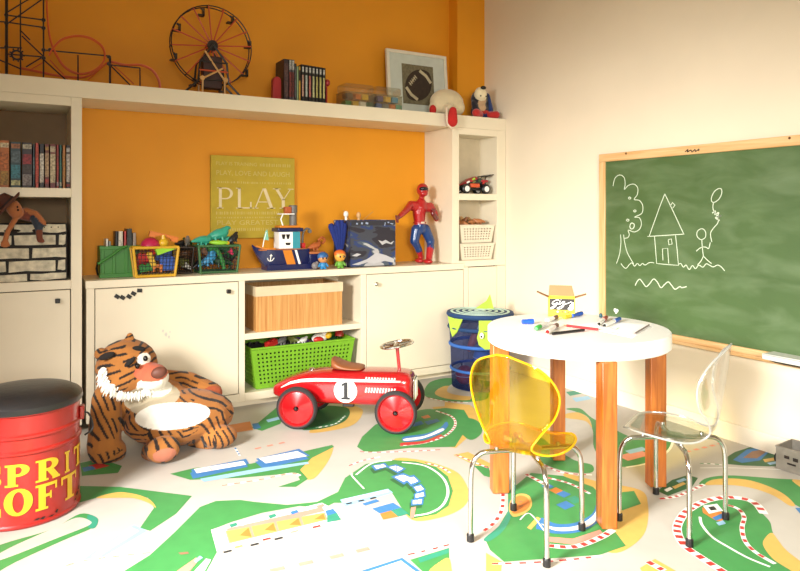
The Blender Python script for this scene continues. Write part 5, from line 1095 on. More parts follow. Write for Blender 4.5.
MB(gbx).prism([(1.203, 3.70), (1.767, 3.70), (1.767, 3.91), (1.203, 3.91)], .095, .262).build('dark_filler_block', mat('black_filler', (26, 22, 22), .8), gbx, bevel=.01)  # added dark block that keeps the basket holes dark, in place of packed contents
for nm, c, lb, x, y, z, rot, fn in (('toy_block', 'red', 'red toy block at the left in the lime green basket', 1.31, 3.76, .315, (.2, -.3, .3), lambda b: studded(b, .07, .035, .03, 2, 1)), ('toy_animal', 'grey', 'grey toy animal among the toys in the lime basket', 1.375, 3.78, .318, (0, 0, .5), lambda b: dino(b, .10)), ('toy_animal', 'olive', 'olive toy animal in the middle of the lime basket', 1.46, 3.79, .318, (0, 0, 2.4), lambda b: dino(b, .09)), ('toy_animal', 'white', 'white toy animal in the middle of the lime basket', 1.51, 3.77, .315, (0, 0, .2), lambda b: dino(b, .07)), ('toy_bird', 'white', 'white toy bird with red chest on the lime basket heap', 1.615, 3.76, .305, (0, 0, 0), lambda b: (b.ell((0, 0, .025), (.05, .03, .03)), b.ell((.035, 0, .05), (.024, .022, .022)))), ('toy_block', 'red', 'red toy piece at the far right of the lime basket', 1.77, 3.80, .320, (0, .2, .8), lambda b: wedge(b, .05, .04, .045)), ('toy_ball', 'yellow', 'yellow ball beside the toy bird in the lime basket', 1.668, 3.745, .345, (0, 0, 0), lambda b: b.ell((0, 0, 0), .022)), ('toy_block', 'red', 'red toy piece under the toy bird in the lime basket', 1.60, 3.735, .325, (0, .1, .1), lambda b: b.ell((0, 0, 0), (.036, .018, .02)))):
    loose(nm, lb, 'toy', fn, tm(c), (x, y, z), rot, 'toys in the lime basket')
rn = random.Random(5)
for k, (c, lb) in enumerate((('black', 'black toy block at the left back of the lime basket'), ('brown', 'brown toy animal at the left back of the lime basket'), ('grey', 'grey toy block behind the red one in the lime basket'), ('black', 'black toy animal behind the olive one in the lime basket'), ('purple', 'purple toy block behind the white animal in the lime basket'), ('brown', 'brown toy animal behind the toy bird in the lime basket'), ('black', 'black toy block right of the toy bird in the lime basket'), ('dkgreen', 'dark green toy animal at the right back of the lime basket'))):
    loose('toy_animal' if k % 2 else 'toy_block', lb, 'toy', (lambda b: dino(b, .10)) if k % 2 else (lambda b: studded(b, .09, .05, .045, 2, 1)), tm(c), (1.23 + .073*k, 3.85 + .02*(k % 2), .275), (0, rn.uniform(-.2, .2), rn.uniform(-.4, .4)), 'dark toys at the back of the lime basket')
# ------------------------------------------------------------------ left tower: books, brick box, doll
zs = 1.2206
bk = [(-.245, -.21, 1.43, (40, 44, 60)), (-.208, -.17, 1.42, (120, 40, 36)), (-.168, -.12, 1.44, (36, 60, 50)), (-.118, -.065, 1.435, (50, 36, 34)),
 (-.062, -.022, 1.445, (196, 110, 40)), (-.018, .026, 1.44, (40, 66, 76)), (.030, .074, 1.44, (44, 32, 40)), (.077, .084, 1.435, (44, 60, 70)), (.087, .102, 1.440, (204, 74, 56)), (.105, .125, 1.437, (34, 26, 32)), (.128, .147, 1.437, (112, 36, 34)), (.150, .176, 1.437, (120, 40, 40)), (.179, .189, 1.436, (170, 50, 40)), (.192, .202, 1.436, (48, 108, 98)), (.205, .219, 1.435, (196, 124, 42)), (.222, .240, 1.436, (40, 24, 26))]
lbs = ['navy book at the far left of the bookcase row', 'dark red book near the far left of the bookcase row', 'dark green book left in the bookcase row', 'dark brown book left in the bookcase row', 'orange illustrated book at the left end of the visible row', 'thick book with blue-green picture spine', 'thick book with purple and red picture spine', 'very thin blue-grey book in the bookcase row', 'bright red slim book in the bookcase row', 'black book with white spine lettering in the row', 'dark red book with tan lettering in the row', 'red book with large cream lettered spine', 'narrow scarlet book next to the teal one', 'narrow teal book in the bookcase row', 'mustard orange book second from the right end', 'black book with white title at the right end']
bands = {4: ((.05, .35, (200, 150, 60)), (.35, .75, (214, 120, 50)), (.85, .95, (230, 210, 170))), 5: ((.05, .16, (206, 206, 150)), (.2, .5, (60, 140, 160)), (.55, .8, (90, 110, 120)), (.86, .96, (190, 120, 80))), 6: ((.05, .3, (140, 130, 130)), (.33, .5, (70, 60, 60)), (.52, .74, (170, 50, 60)), (.86, .96, (190, 180, 160))), 8: ((.1, .9, (220, 84, 64)),), 9: ((.12, .78, (210, 200, 190)),), 10: ((.1, .2, (200, 60, 50)), (.25, .8, (196, 160, 120)), (.86, .94, (220, 170, 90))), 11: ((.12, .78, (214, 196, 160)), (.82, .95, (220, 200, 170))), 12: ((.05, .14, (230, 190, 190)), (.2, .9, (186, 60, 46))), 13: ((.05, .14, (220, 220, 200)), (.3, .6, (60, 124, 110))), 14: ((.2, .8, (206, 140, 50)),), 15: ((.15, .8, (214, 206, 196)), (.84, .94, (230, 226, 220)), (.04, .1, (200, 70, 60)))}
for k, (xa, xb, zt, c) in enumerate(bk): book(lbs[k], xa, xb, 3.69, .15, zs, zt, c, bands.get(k, ((.3, .7, tuple(min(255, v + 60) for v in c)),)), 'books in the left bookcase')
bx = thing('brick_box', 'storage box printed with white painted bricks under the book shelf', 'storage box', (-.05, 3.82, .7668))
m_mort = mat('black_mortar_print', (30, 26, 24), .8); m_brk = mat('whitewashed_brick_print', (206, 196, 172), .8, var=.30, scale=34, bump=.5, bscale=50)
zb0, zb1, xb0, xb1, yb0 = .7668, 1.046, -.42, .225, 3.668
MB(bx).box(xb0, xb1, yb0, 3.95, zb0, zb1).build('box_body', m_mort, bx)
rows = [(.7668, .804), (.812, .868), (.876, .930), (.938, .992), (1.000, 1.044)]; rn = random.Random(2)
for r_, (za, zb_) in enumerate(rows):
    xs_ = {0: [-.42, -.16, .058, .225], 1: [-.42, -.19, -.032, .178, .225], 2: [-.42, -.30, -.12, .068, .225], 3: [-.42, -.20, -.008, .182, .225], 4: [-.42, -.17, -.01, .10, .225]}[r_]
    for xa, xb in zip(xs_, xs_[1:]):
        g = .006; P = []
        xa_, xb_ = xa + g/2, xb - g/2
        for (px_, pz) in ((xa_, za), (xa_ + (xb_-xa_)*.35, za - .0), (xa_ + (xb_-xa_)*.7, za), (xb_, za), (xb_, zb_), (xa_ + (xb_-xa_)*.6, zb_), (xa_ + (xb_-xa_)*.3, zb_), (xa_, zb_)): P.append((px_ + (rn.uniform(0, .006) if px_ < (xa_+xb_)/2 else rn.uniform(-.006, 0)), pz + (rn.uniform(0, .008) if pz < (za+zb_)/2 else rn.uniform(-.004, 0))))
        MB(bx).prism(P, yb0 - .003, yb0 - .0002, lambda a, c, h: (a, h, c)).build('brick', m_brk, bx, bevel=.0015)
for x in (-.01, .085): MB(bx).ell((x, yb0 - .004, 1.012), (.035 if x < 0 else .012, .003, .008)).build('handle_slot', m_dark, bx)
for x in (.125, .155, .185): MB(bx).ell((x, yb0 - .004, 1.028), (.003, .002, .003)).build('rivet', m_dark, bx)
# rag doll draped over the box
dl = thing('rag_doll', 'floppy cloth doll in a brown hat draped over the brick box', 'doll', (0, 3.64, 1.047))
def DP(x, y, Y=3.62): p = py(x, y, Y); return Vector((p.x, p.y - 3.64, p.z - 1.047))
DS = [(DP(13, 207), .034, DP(16, 212), .032, 's'), (DP(20, 214, 3.64), .026, DP(33, 217, 3.66), .026, 'h'), (DP(24, 212, 3.66), .022, DP(34, 217, 3.66), .022, 'h'), (DP(26, 210, 3.64), .013, DP(36, 213, 3.62), .012, 's'), (DP(36, 213, 3.62), .012, DP(43, 221, 3.61), .010, 's'),
 (DP(16, 218, 3.62), .013, DP(8, 231, 3.61), .012, 's'), (DP(8, 231, 3.61), .012, DP(5, 241, 3.61), .012, 's'), (DP(35, 219, 3.63), .020, DP(39, 228, 3.615), .019, 'j'), (DP(39, 228, 3.615), .017, DP(39.5, 239, 3.61), .014, 'k'), (DP(39.5, 240.5, 3.61), .012, DP(42.5, 241, 3.60), .011, 'k')]
b = MB()
for a, r0, c, r1, _ in DS: b.capsule(a, r0, c, r1)
for k in range(4): h0 = DP(5, 241, 3.61) + Vector((-.012 + k*.008, -.004, -.006)); b.capsule(h0, .006, h0 + Vector((-.004 + k*.003, 0, -.022 + (.006 if k in (0, 3) else 0))), .005)
for k in range(3): h0 = DP(43, 221, 3.61) + Vector((-.004 + k*.006, -.003, -.004)); b.capsule(h0, .0055, h0 + Vector((.004, -.004, -.018)), .005)
DC = {'s': lin((186, 110, 62)), 'h': lin((116, 52, 36)), 'j': lin((44, 52, 66)), 'k': lin((120, 58, 34))}
blob('body', dl, b, .005, attr_mat('doll_cloth', .85, .2, 200, .2), lambda p, n: DC[min(DS, key=lambda s: seg_d(p, s[0], s[2]) - (s[1] + s[3])/2)[4]], 3)
m_hat = mat('brown_felt_hat', (92, 46, 32), .8, bump=.1); Mh = Matrix.Rotation(R(-50), 3, 'Y')
ht = MB().lathe([(.0001, -.004), (.06, -.005), (.072, .004), (.071, .008), (.058, .0), (.040, .002), (.036, .03), (.030, .05), (.014, .056), (.0001, .052)], 28, DP(9, 204.5, 3.575), Mh).build('hat', m_hat, dl)
MB().lathe([(.0395, .003), (.0415, .005), (.040, .016), (.038, .016)], 28, DP(9, 204.5, 3.575), Mh).build('hat_band', mat('dark_hat_band', (48, 24, 20), .7), ht)
for x, y in ((17.5, 207), (18, 210)): MB().ell(DP(x, y, 3.588), (.004, .003, .005)).build('eye', m_eye, dl)
# ------------------------------------------------------------------ right tower: buggy and cream baskets
bg_ = thing('toy_buggy', 'black and red off-road toy buggy with white wheels in the top cubby', 'toy car', (2.757, 3.735, 1.2285)); bg_.scale = (.92, .92, .92)
m_bug = mat('black_car_plastic', (26, 24, 26), .35); m_bred = mat('red_car_plastic', (176, 36, 48), .35)
for x in (-.098, .084):
    for y in (-.055, .055):
        w_ = MB().lathe([(.018, -.016), (.031, -.016), (.037, -.010), (.037, .010), (.031, .016), (.018, .016)], 20, (x, y, .037), Matrix.Rotation(R(90), 3, 'X')).build('wheel', m_bug, bg_)
        MB().lathe([(.0001, .017), (.008, .018), (.010, .0165), (.020, .0175), (.023, .015), (.023, -.0175), (.0001, -.0175)], 18, (x, y, .037), Matrix.Rotation(R(90 if y < 0 else -90), 3, 'X')).build('rim', m_wp, w_)
MB().box(-.12, .11, -.03, .03, .028, .046).build('chassis', m_bug, bg_, bevel=.004)
def loft(b, S, n=14):
    vv = []; ff = []
    for x, hw, z0_, z1_ in S: vv += [(x, hw*math.cos(2*math.pi*k/n), (z0_+z1_)/2 + (z1_-z0_)/2*math.sin(2*math.pi*k/n)) for k in range(n)]
    for i in range(len(S)-1):
        for k in range(n): q = (k+1) % n; ff.append((i*n+k, i*n+q, (i+1)*n+q, (i+1)*n+k))
    ff += [tuple(reversed(range(n))), tuple((len(S)-1)*n + k for k in range(n))]; return b.add(vv, ff)
loft(MB(), [(-.15, .02, .035, .045), (-.11, .035, .04, .07), (-.05, .045, .045, .108), (.0, .046, .045, .130), (.05, .044, .05, .128), (.10, .036, .055, .11), (.12, .02, .06, .085)]).build('body_shell', m_bug, bg_, smooth=60)
loft(MB(), [(-.125, .022, .06, .070), (-.08, .038, .07, .092), (-.03, .047, .080, .120), (.02, .040, .10, .134)]).build('bonnet_stripe', m_bred, bg_, smooth=60)
MB().box(-.055, .03, -.058, -.038, .048, .078).build('side_pod', mat('orange_pod', (224, 90, 44), .4), bg_, bevel=.006); MB().box(.05, .12, -.045, .045, .09, .108).build('engine_cover', m_bred, bg_, bevel=.006)
MB().obox((.125, 0, .142), (.07, .12, .006), (0, R(-12), 0)).build('rear_wing', m_bug, bg_, bevel=.001)
for y in (-.03, .03): MB().tube([(.09, y, .09), (.11, y, .138)], .004, 6).build('wing_strut', m_bug, bg_)
for x in (-.098, .084): MB().tube([(x, -.05, .040), (x, .05, .040)], .005, 6).build('axle', m_bug, bg_)
for x, z, c in ((-.07, .088, 'white'), (-.015, .09, 'olive'), (.035, .10, 'dkgreen'), (.075, .085, 'red'), (-.02, .112, 'lime')): MB().obox((x, -.043, z), (.026, .006, .012), (0, R(-25), 0)).build('decal', tm(c), bg_)
m_cb = mat('cream_basket_plastic', (222, 210, 186), .45)
for z0_, z1_, lb in ((.7768, .885, 'cream perforated plastic basket at the bottom of its stack'), (.8935, 1.012, 'cream perforated plastic basket stacked on another, holding brown toys')):
    t = thing('perforated_basket', lb, 'basket', (2.75, 3.75, z0_), 0, 'cream baskets in the corner tower'); basket(t, 2.602, 2.896, 3.662, 3.835, z0_, z1_, .022, .012, 10, 6, 5, m_cb, .5, .0025, .005)
rn = random.Random(9)
for k in range(9):
    loose('toy_animal', '%s toy animal %s the upper cream basket' % (('brown', 'dark brown', 'sandy')[k % 3], ('at the left of', 'left of centre in', 'at the middle left of', 'at the front middle of', 'in the middle of', 'right of centre in', 'at the middle right of', 'near the right end of', 'at the right of')[k]), 'toy', lambda b: dino(b, .085), mat('toy_tan_%d' % (k % 3), ((186, 116, 66), (140, 84, 48), (208, 160, 104))[k % 3], .5), (2.665 + .023*k, 3.715 + .03*(k % 3), 1.012 + .008*math.sin(k*1.2) + .012*math.sin(math.pi*k/8)), (0, rn.uniform(-.4, .4), rn.uniform(0, 6)), 'toys in the upper cream basket')
# ------------------------------------------------------------------ on the bridge shelf
ZS = ZT + .0008
# toy roller coaster
rc = thing('toy_coaster', 'construction kit roller coaster of black rods and orange looping track', 'toy', (.25, 3.82, ZS))
m_rod = mat('black_rod_plastic', (30, 20, 16), .4); m_track = mat('orange_track_plastic', (236, 104, 40), .4)
def CP(x, y, Y=3.80): return py(x, y, Y)
def rod(x0, y0, x1, y1, Y0_=3.80, Y1_=3.80, r=.0035, m=None, nm='rod'): a, c = CP(x0, y0, Y0_), CP(x1, y1, Y1_); a.z = max(a.z, ZS + r); c.z = max(c.z, ZS + r); MB(rc).tube([a, c], r, 6).build(nm, m or m_rod, rc)
for x, y, r in ((6.5, -20, .007), (20.5, -20, .0035), (43.5, -20, .004)): rod(x, y, x, 84, r=r, nm='upright')
for x, y0_ in ((78, 55), (110, 57), (140, 68)): rod(x, y0_, x, 92, r=.0055 if x == 110 else .0035, nm='upright')
for q in ((6, 15, 44, 20), (6, 22, 44, 27.5), (6, 13, 44, -10), (7, 24, 44, -2), (6, 47, 22, 48), (7, 54, 44, 57), (43, 50, 110, 56), (110, 65, 140, 68), (-10, 56, 21, 69), (44, 56, 26, 67), (22, 36, 44, 57), (110, 65, 130, 85), (20, 30, 30, 40), (44, 60, 66, 80), (-20, 20, 6, 22), (-20, 47, 6, 48)): rod(*q)
for x, y in ((6.5, 15), (6.5, 23), (43.5, 20), (43.5, 28), (43.5, 50), (43.5, 58), (109, 57), (109, 64), (6.5, 47), (50, 50)): c = CP(x, y); MB(rc).lathe([(.009, -.006), (.011, 0), (.009, .006)], 8, c, Matrix.Rotation(R(90), 3, 'X')).build('connector', m_rod, rc)
g_ = CP(17, 55, 3.78); b = MB(rc); b.tube([g_ + Vector((.022*math.cos(2*math.pi*k/18), 0, .022*math.sin(2*math.pi*k/18))) for k in range(18)], .005, 6, True)
for k in range(9): a = 2*math.pi*k/9; b.tube([g_ + Vector((.02*math.cos(a), 0, .02*math.sin(a))), g_ + Vector((.034*math.cos(a), 0, .034*math.sin(a)))], .004, 5)
b.build('chain_gear', m_rod, rc)
tr_ = [(46, -25), (47, 10), (50, 38), (57, 56), (66, 68), (80, 74), (95, 70), (104, 60), (103, 48), (92, 39), (78, 36), (63, 39), (54, 47), (49, 55)]
for dy in (-.012, .012): MB(rc).tube([p + Vector((0, dy, 0)) for p in catmull([CP(x, y, 3.80) for x, y in tr_], 6)], .0042, 6).build('track_rail', m_track, rc)
tr2 = [(20, 68), (35, 71), (60, 76), (85, 77), (100, 68), (110, 62), (125, 65), (140, 65), (152, 70), (159, 81), (160, 92)]
for dy in (-.012, .012): MB(rc).tube([Vector((p.x, p.y + dy, max(p.z, ZS + .004))) for p in catmull([CP(x, y, 3.82) for x, y in tr2], 6)], .0042, 6).build('track_rail', m_track, rc)
for x0, y0_, x1, y1 in ((88, 80, 108, 62), (50, 60, 68, 80), (30, 70, 44, 62), (112, 64, 134, 84)): rod(x0, y0_, x1, y1, 3.83, 3.83, .003, m_track)
# ferris wheel
fw = thing('toy_ferris_wheel', 'construction kit ferris wheel with red spokes on the bridge shelf', 'toy', (.975, 3.80, ZS))
wc = CP(211.5, 46.5, 3.80); RW = .225
m_spk = mat('red_rod_plastic', (216, 84, 34), .4)
for dy in (-.022, .022):
    MB(fw).tube([wc + Vector((RW*math.cos(2*math.pi*k/48), dy, RW*math.sin(2*math.pi*k/48))) for k in range(48)], .0035, 6, True).build('wheel_rim', m_rod, fw)
for k in range(16):
    a = 2*math.pi*k/16 + .1; d = Vector((math.cos(a), 0, math.sin(a))); MB(fw).tube([wc + d*.03 + Vector((0, -.016, 0)), wc + d*RW + Vector((0, -.022, 0))], .0042, 6).build('spoke', m_spk, fw)
    MB(fw).tube([wc + d*RW + Vector((0, -.024, 0)), wc + d*RW + Vector((0, .024, 0))], .005, 6).build('cross_rod', m_spk if k % 2 else m_rod, fw)
for k in range(8):
    a = 2*math.pi*k/8 + .28; p = wc + Vector((RW*.97*math.cos(a), -.0, RW*.97*math.sin(a))); b = MB(fw); b.box(p.x - .018, p.x + .018, p.y - .018, p.y + .018, p.z - .046, p.z - .038); b.box(p.x + .010, p.x + .018, p.y - .018, p.y + .018, p.z - .046, p.z - .005); b.tube([p, p + Vector((.012, 0, -.01))], .006, 6); b.build('gondola', m_rod, fw)
MB(fw).lathe([(.03, -.03), (.03, .03)], 16, wc, Matrix.Rotation(R(90), 3, 'X')).build('hub', m_rod, fw)
m_yr = mat('sand_rod_plastic', (222, 170, 100), .4); m_mot = mat('dark_motor_plastic', (66, 36, 30), .5)
for sx in (-1, 1):
    for dy in (-.045, .045):
        MB(fw).tube([wc + Vector((0, dy, 0)), wc + Vector((sx*.075, dy, -.10)), Vector((wc.x + sx*.085, wc.y + dy, wc.z - .21)), Vector((wc.x + sx*.16, wc.y + dy, ZS + .006))], .006, 6).build('support_leg', m_rod, fw)
        MB(fw).tube([Vector((wc.x + sx*.062, wc.y + dy - .005, wc.z - .19)), Vector((wc.x + sx*.062, wc.y + dy - .005, ZS + .006))], .006, 6).build('sand_post', m_yr, fw)
    MB(fw).tube([wc + Vector((sx*.06, -.05, -.195)), wc + Vector((-sx*.05, -.05, -.04 if sx > 0 else -.13))], .0055, 6).build('brace', m_yr, fw)
    c = Vector((wc.x + sx*.065, wc.y - .052, wc.z - .195)); MB(fw).lathe([(.014, -.008), (.014, .008)], 8, c, Matrix.Rotation(R(90), 3, 'X')).build('connector', m_yr, fw)
MB(fw).box(wc.x - .055, wc.x + .055, wc.y - .03, wc.y + .03, ZS + .045, wc.z - .06).build('motor_box', m_mot, fw, bevel=.006)
for z in (.09, .14, .19): MB(fw).tube([(wc.x - .08, wc.y - .05, ZS + z), (wc.x + .08, wc.y - .05, ZS + z)], .0045, 6).build('cross_bar', m_rod if z != .14 else m_spk, fw)
# books and bookends
be = [(1.395, 1.425, 2.0, (52, 36, 40), ((.1, .9, (90, 60, 60)),), 'thick dark book at the left of the shelf-top row'), (1.427, 1.444, 2.0, (60, 62, 70), ((.1, .7, (130, 50, 46)), (.75, .98, (180, 180, 176))), 'grey and red book in the shelf-top row'), (1.446, 1.460, 2.0, (70, 74, 78), ((.1, .7, (110, 40, 40)), (.75, .98, (190, 190, 186))), 'grey topped book beside the dark ones on the shelf top'), (1.462, 1.474, 1.98, (40, 40, 44), ((.1, .9, (90, 90, 90)),), 'slim charcoal book in the shelf-top row'), (1.476, 1.486, 1.965, (150, 176, 130), (), 'slim pale green book in the shelf-top row'), (1.488, 1.500, 1.965, (206, 160, 60), ((.6, .9, (60, 50, 40)),), 'slim mustard book in the shelf-top row')]
for k in range(7): be.append((1.504 + k*.0225, 1.525 + k*.0225, 1.98 - k*.001, (24, 22, 24), ((.15, .72, ((206, 160, 140), (190, 200, 190), (206, 120, 110), (206, 206, 150), (200, 190, 110), (214, 206, 120), (220, 210, 140))[k]), (.80, .94, (196, 196, 190))), 'black comic volume %s with a %s title block' % (('nearest the slim coloured books', 'second of its set', 'third of its set', 'in the middle of its set', 'third from the right bookend', 'second from the right bookend', 'touching the right bookend')[k], ('tan', 'pale grey', 'pink', 'cream', 'mustard', 'light yellow', 'yellow')[k])))
for xa, xb, zt, c, bn, lb in be: book(lb, xa - .034, xb - .034, 3.69, .14 if xa < 1.46 else .11, ZS, zt, c, bn, 'books on the bridge shelf')
for o in bpy.data.objects:
    if o.name.startswith('spine_print') and o.parent and 'comic volume' in o.parent.get('label', ''): o.scale.x = .62
for x, w_, lb, zt in ((1.300, .050, 'red bookend at the left of the shelf-top books', 1.895), (1.632, .030, 'small dark red bookend right of the comic volumes', 1.895)):
    t = thing('bookend', lb, 'bookend', (x + w_/2, 3.75, ZS)); m_be = mat('red_enamel_bookend', (170, 34, 40), .4)
    b = MB(t); n = 10; P = [(x, ZS), (x + w_, ZS)] + [(x + w_/2 + w_/2*math.cos(math.pi*k/n), zt - w_*.5 + w_*.5*math.sin(math.pi*k/n)) for k in range(n+1)]
    if x < 1.5: b.prism(P, 3.70, 3.74, lambda a, c, h: (a, h, c)).build('upright', m_be, t, bevel=.004)
    else: b.box(x, x + .006, 3.69, 3.80, ZS, 1.86).build('upright', m_be, t); MB(t).ell((x + .018, 3.72, 1.892), (.018, .018, .022)).build('knob', m_be, t); MB(t).tube([(x + .003, 3.72, 1.85), (x + .016, 3.72, 1.885)], .006, 8).build('stalk', m_be, t)
    MB(t).box(x, x + w_, 3.69, 3.81, ZS, ZS + .003).build('foot_plate', m_be, t)
# clear plastic bins
m_clr = clear('clear_bin_plastic', (.93, .92, .86), .04, .35, (.7, .66, .5), .05, .1)
for xa, xb, lb, cs in ((1.755, 1.960, 'clear plastic bin of toys nearer the comic volumes', ('green', 'yellow', 'white', 'dkgreen', 'brown', 'orange', 'yellow')), (1.970, 2.160, 'clear plastic bin of toys standing before the framed picture', ('blue', 'grey', 'orange', 'teal', 'purple', 'yellow', 'sky'))):
    t = thing('clear_bin', lb, 'storage bin', ((xa+xb)/2, 3.75, ZS)); ya, yb_ = 3.685, 3.815; zt = 1.845
    b = MB(t)
    for q in ((xa, xb, ya, ya + .003), (xa, xb, yb_ - .003, yb_), (xa, xa + .003, ya, yb_), (xb - .003, xb, ya, yb_)): b.box(*q, ZS, zt)
    b.box(xa, xb, ya, yb_, ZS, ZS + .003).build('tub', m_clr, t, smooth=0)
    MB(t).tube([(xa, ya, zt), (xb, ya, zt), (xb, yb_, zt), (xa, yb_, zt)], .004, 6, True).build('rim', m_clr, t)
    MB(t).box(xa + .002, xb - .002, ya + .002, yb_ - .002, zt + .004, zt + .056).build('lid', m_clr, t, bevel=.012)
    for k, c in enumerate(cs):
        x = xa + .035 + (k % 4) * .05 if k < 4 else xa + .045 + (k - 4) * .055; z = ZS + .004 if k < 4 else ZS + .052
        loose('toy_block', '%s toy block %s of the %s clear bin' % ({'dkgreen': 'dark green', 'sky': 'sky blue'}.get(c, c), ('at the bottom left', 'at the bottom', 'at the bottom', 'at the bottom right', 'in the upper layer', 'in the upper middle', 'in the upper right')[k], 'left' if xa < 1.9 else 'right'), 'toy', lambda b: studded(b, .042, .06, .034, 2, 2), tm(c), (x, 3.745, z), (0, 0, .1*(k % 3)), 'blocks in the clear bins')
# framed picture of a ball
fp = thing('framed_picture', 'white framed picture of a laced leather football leaning on the wall', 'framed picture', (2.412, 3.88, ZS))
fp.rotation_euler = (R(-5), 0, 0)
m_frm = mat('white_frame_wood', (226, 218, 200), .45); m_mat_ = mat('pale_mount_card', (196, 202, 192), .8)
FW, FH = .488, .455
for q in ((-FW/2, FW/2, 0, .022), (-FW/2, FW/2, FH - .022, FH)): MB().box(q[0], q[1], -.012, .012, q[2], q[3]).build('frame_rail', m_frm, fp, bevel=.002)
for q in ((-FW/2, -FW/2 + .022), (FW/2 - .022, FW/2)): MB().box(q[0], q[1], -.012, .012, .022, FH - .022).build('frame_stile', m_frm, fp, bevel=.002)
MB().box(-FW/2 + .022, FW/2 - .022, -.002, .004, .022, FH - .022).build('mount', m_mat_, fp)
MB().box(-.125, .130, -.004, -.002, .088, .366).build('print', mat('sepia_print', (118, 110, 84), .8, var=.25, scale=60), fp)
pic = lambda a, c, h: (a, -.0045 - h, c)
b = MB(); cxp, czp, ra = .004, .225, R(48)
def lens(k, n, L, W): 
    t = 2*math.pi*k/n; x = L*math.cos(t)*(1 if abs(math.cos(t)) < .98 else 1); y = W*math.sin(t)*(abs(math.sin(t))**.25); return (cxp + x*math.cos(ra) - y*math.sin(ra), czp + x*math.sin(ra) + y*math.cos(ra))
b.add([pic(*lens(k, 40, .132, .098), .0005) for k in range(40)], [tuple(range(40))]).build('printed_ball', mat('dark_leather_print', (58, 44, 32), .8, var=.2, scale=50), fp, smooth=0)
m_pst = mat('cream_ball_print', (196, 184, 150), .8)
def rot2(x, y): return (cxp + x*math.cos(ra) - y*math.sin(ra), czp + x*math.sin(ra) + y*math.cos(ra))
for s_ in (-1, 1):
    b = MB(); stroke(b, [rot2(s_*.085, -.060), rot2(s_*.096 , 0), rot2(s_*.085, .060)], .022, lambda a, c, h: (a, -.0055, c)); b.build('printed_stripe', m_pst, fp, smooth=0)
b = MB(); stroke(b, [rot2(-.05, .05), rot2(.03, .056)], .006, lambda a, c, h: (a, -.0055, c)); b.build('printed_lacing', m_pst, fp, smooth=0)
for k in range(5): b = MB(); x = -.045 + k*.018; stroke(b, [rot2(x, .038), rot2(x + .002, .068)], .006, lambda a, c, h: (a, -.0057, c)); b.build('printed_lace', m_pst, fp, smooth=0)
# white plush animal with red feet
wp = thing('plush_duck', 'round cream soft toy with a red foot hanging over the shelf edge', 'soft toy', (2.545, 3.74, ZS))
b = MB(); b.ell((0, .0, .092), (.128, .088, .092)); b.ell((-.085, .0, .05), (.055, .05, .045)); b.ell((.06, -.01, .06), (.07, .07, .06)); b.capsule((-.04, -.06, .034), .036, (-.042, -.096, .036), .034)
blob('body', wp, b, .006, mat('cream_plush', (216, 198, 160), .95, bump=.3, bscale=180, sheen=.3), None, 4, zmin=0.0)
b = MB(); b.capsule((-.044, -.138, .016), .026, (-.052, -.140, -.056), .038); o = blob('hanging_foot', wp, b, .005, mat('red_plush', (206, 40, 34), .95, bump=.3, bscale=180), None, 3)
b = MB(); b.ell((-.122, -.015, .034), (.022, .03, .034)); blob('foot', wp, b, .005, mat('red_plush', (206, 40, 34), .95), None, 2, zmin=0.0)
b = MB(); b.tube(catmull([(-.080, -.118, .034), (-.088, -.130, -.03), (-.082, -.135, -.075), (-.052, -.137, -.098), (-.022, -.135, -.075), (-.014, -.130, -.03), (-.008, -.118, .034)], 4), .0085, 8).build('foot_piping', mat('cream_plush_trim', (226, 206, 180), .95), wp)
# small dog soft toy
dg_ = thing('plush_dog', 'small navy dog soft toy with a cream face in the shelf corner', 'soft toy', (2.832, 3.76, ZS)); dg_.scale = (1.18, 1.18, 1.18)
b = MB(); b.ell((.01, .0, .05), (.06, .05, .055)); b.ell((-.005, -.01, .120), (.052, .046, .052)); b.ell((-.02, -.045, .145), (.040, .034, .040)); b.capsule((.05, -.01, .14), .022, (.062, -.02, .06), .026); b.capsule((-.05, -.02, .09), .018, (-.045, -.03, .05), .02); b.capsule((-.03, -.05, .022), .022, (-.075, -.075, .024), .026); b.capsule((.05, -.05, .022), .022, (.075, -.07, .024), .024); b.ell((.085, .02, .07), (.02, .02, .02))
def dog_col(p, n):
    if (p - Vector((-.02, -.055, .148))).length < .046: return lin((236, 220, 180))
    if (Vector(((p.x + .008)*1.1, p.y + .06, (p.z - .085)*.8))).length < .036: return lin((196, 160, 120))
    if (p.z < .052 and p.y < -.045): return lin((196, 40, 34))
    if p.x > .045 or p.z < .045: return lin((24, 52, 112))
    return lin((30, 28, 36))
blob('body', dg_, b, .005, attr_mat('dog_plush', .95, .3, 180, .3), dog_col, 3, zmin=0.0)
MB().ell((-.022, -.074, .176), (.018, .014, .011)).build('nose', m_eye, dg_)
for x in (-.038, .0): MB().ell((x, -.070, .128), (.004, .004, .005)).build('eye', m_eye, dg_)
# ------------------------------------------------------------------ chalkboard
cbd = thing('chalkboard', 'large green chalkboard in a pale wood frame with a chalk drawing', 'chalkboard', (XW - .012, 1.9, .42))
m_pine = wood('pale_pine_frame', (222, 168, 104), (240, 200, 146), .5, 'Y', 3, 18); m_pinez = wood('pale_pine_frame_upright', (222, 168, 104), (240, 200, 146), .5, 'Z', 3, 18)
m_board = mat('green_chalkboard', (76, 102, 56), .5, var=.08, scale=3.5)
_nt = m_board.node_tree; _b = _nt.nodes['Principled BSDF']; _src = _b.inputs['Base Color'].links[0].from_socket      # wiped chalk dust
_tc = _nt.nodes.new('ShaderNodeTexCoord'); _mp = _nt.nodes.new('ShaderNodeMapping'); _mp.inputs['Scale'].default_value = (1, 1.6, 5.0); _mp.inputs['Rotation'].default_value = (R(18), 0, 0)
_nz = _nt.nodes.new('ShaderNodeTexNoise'); _nz.inputs['Scale'].default_value = 2.2; _nz.inputs['Detail'].default_value = 6; _nz.inputs['Distortion'].default_value = .5
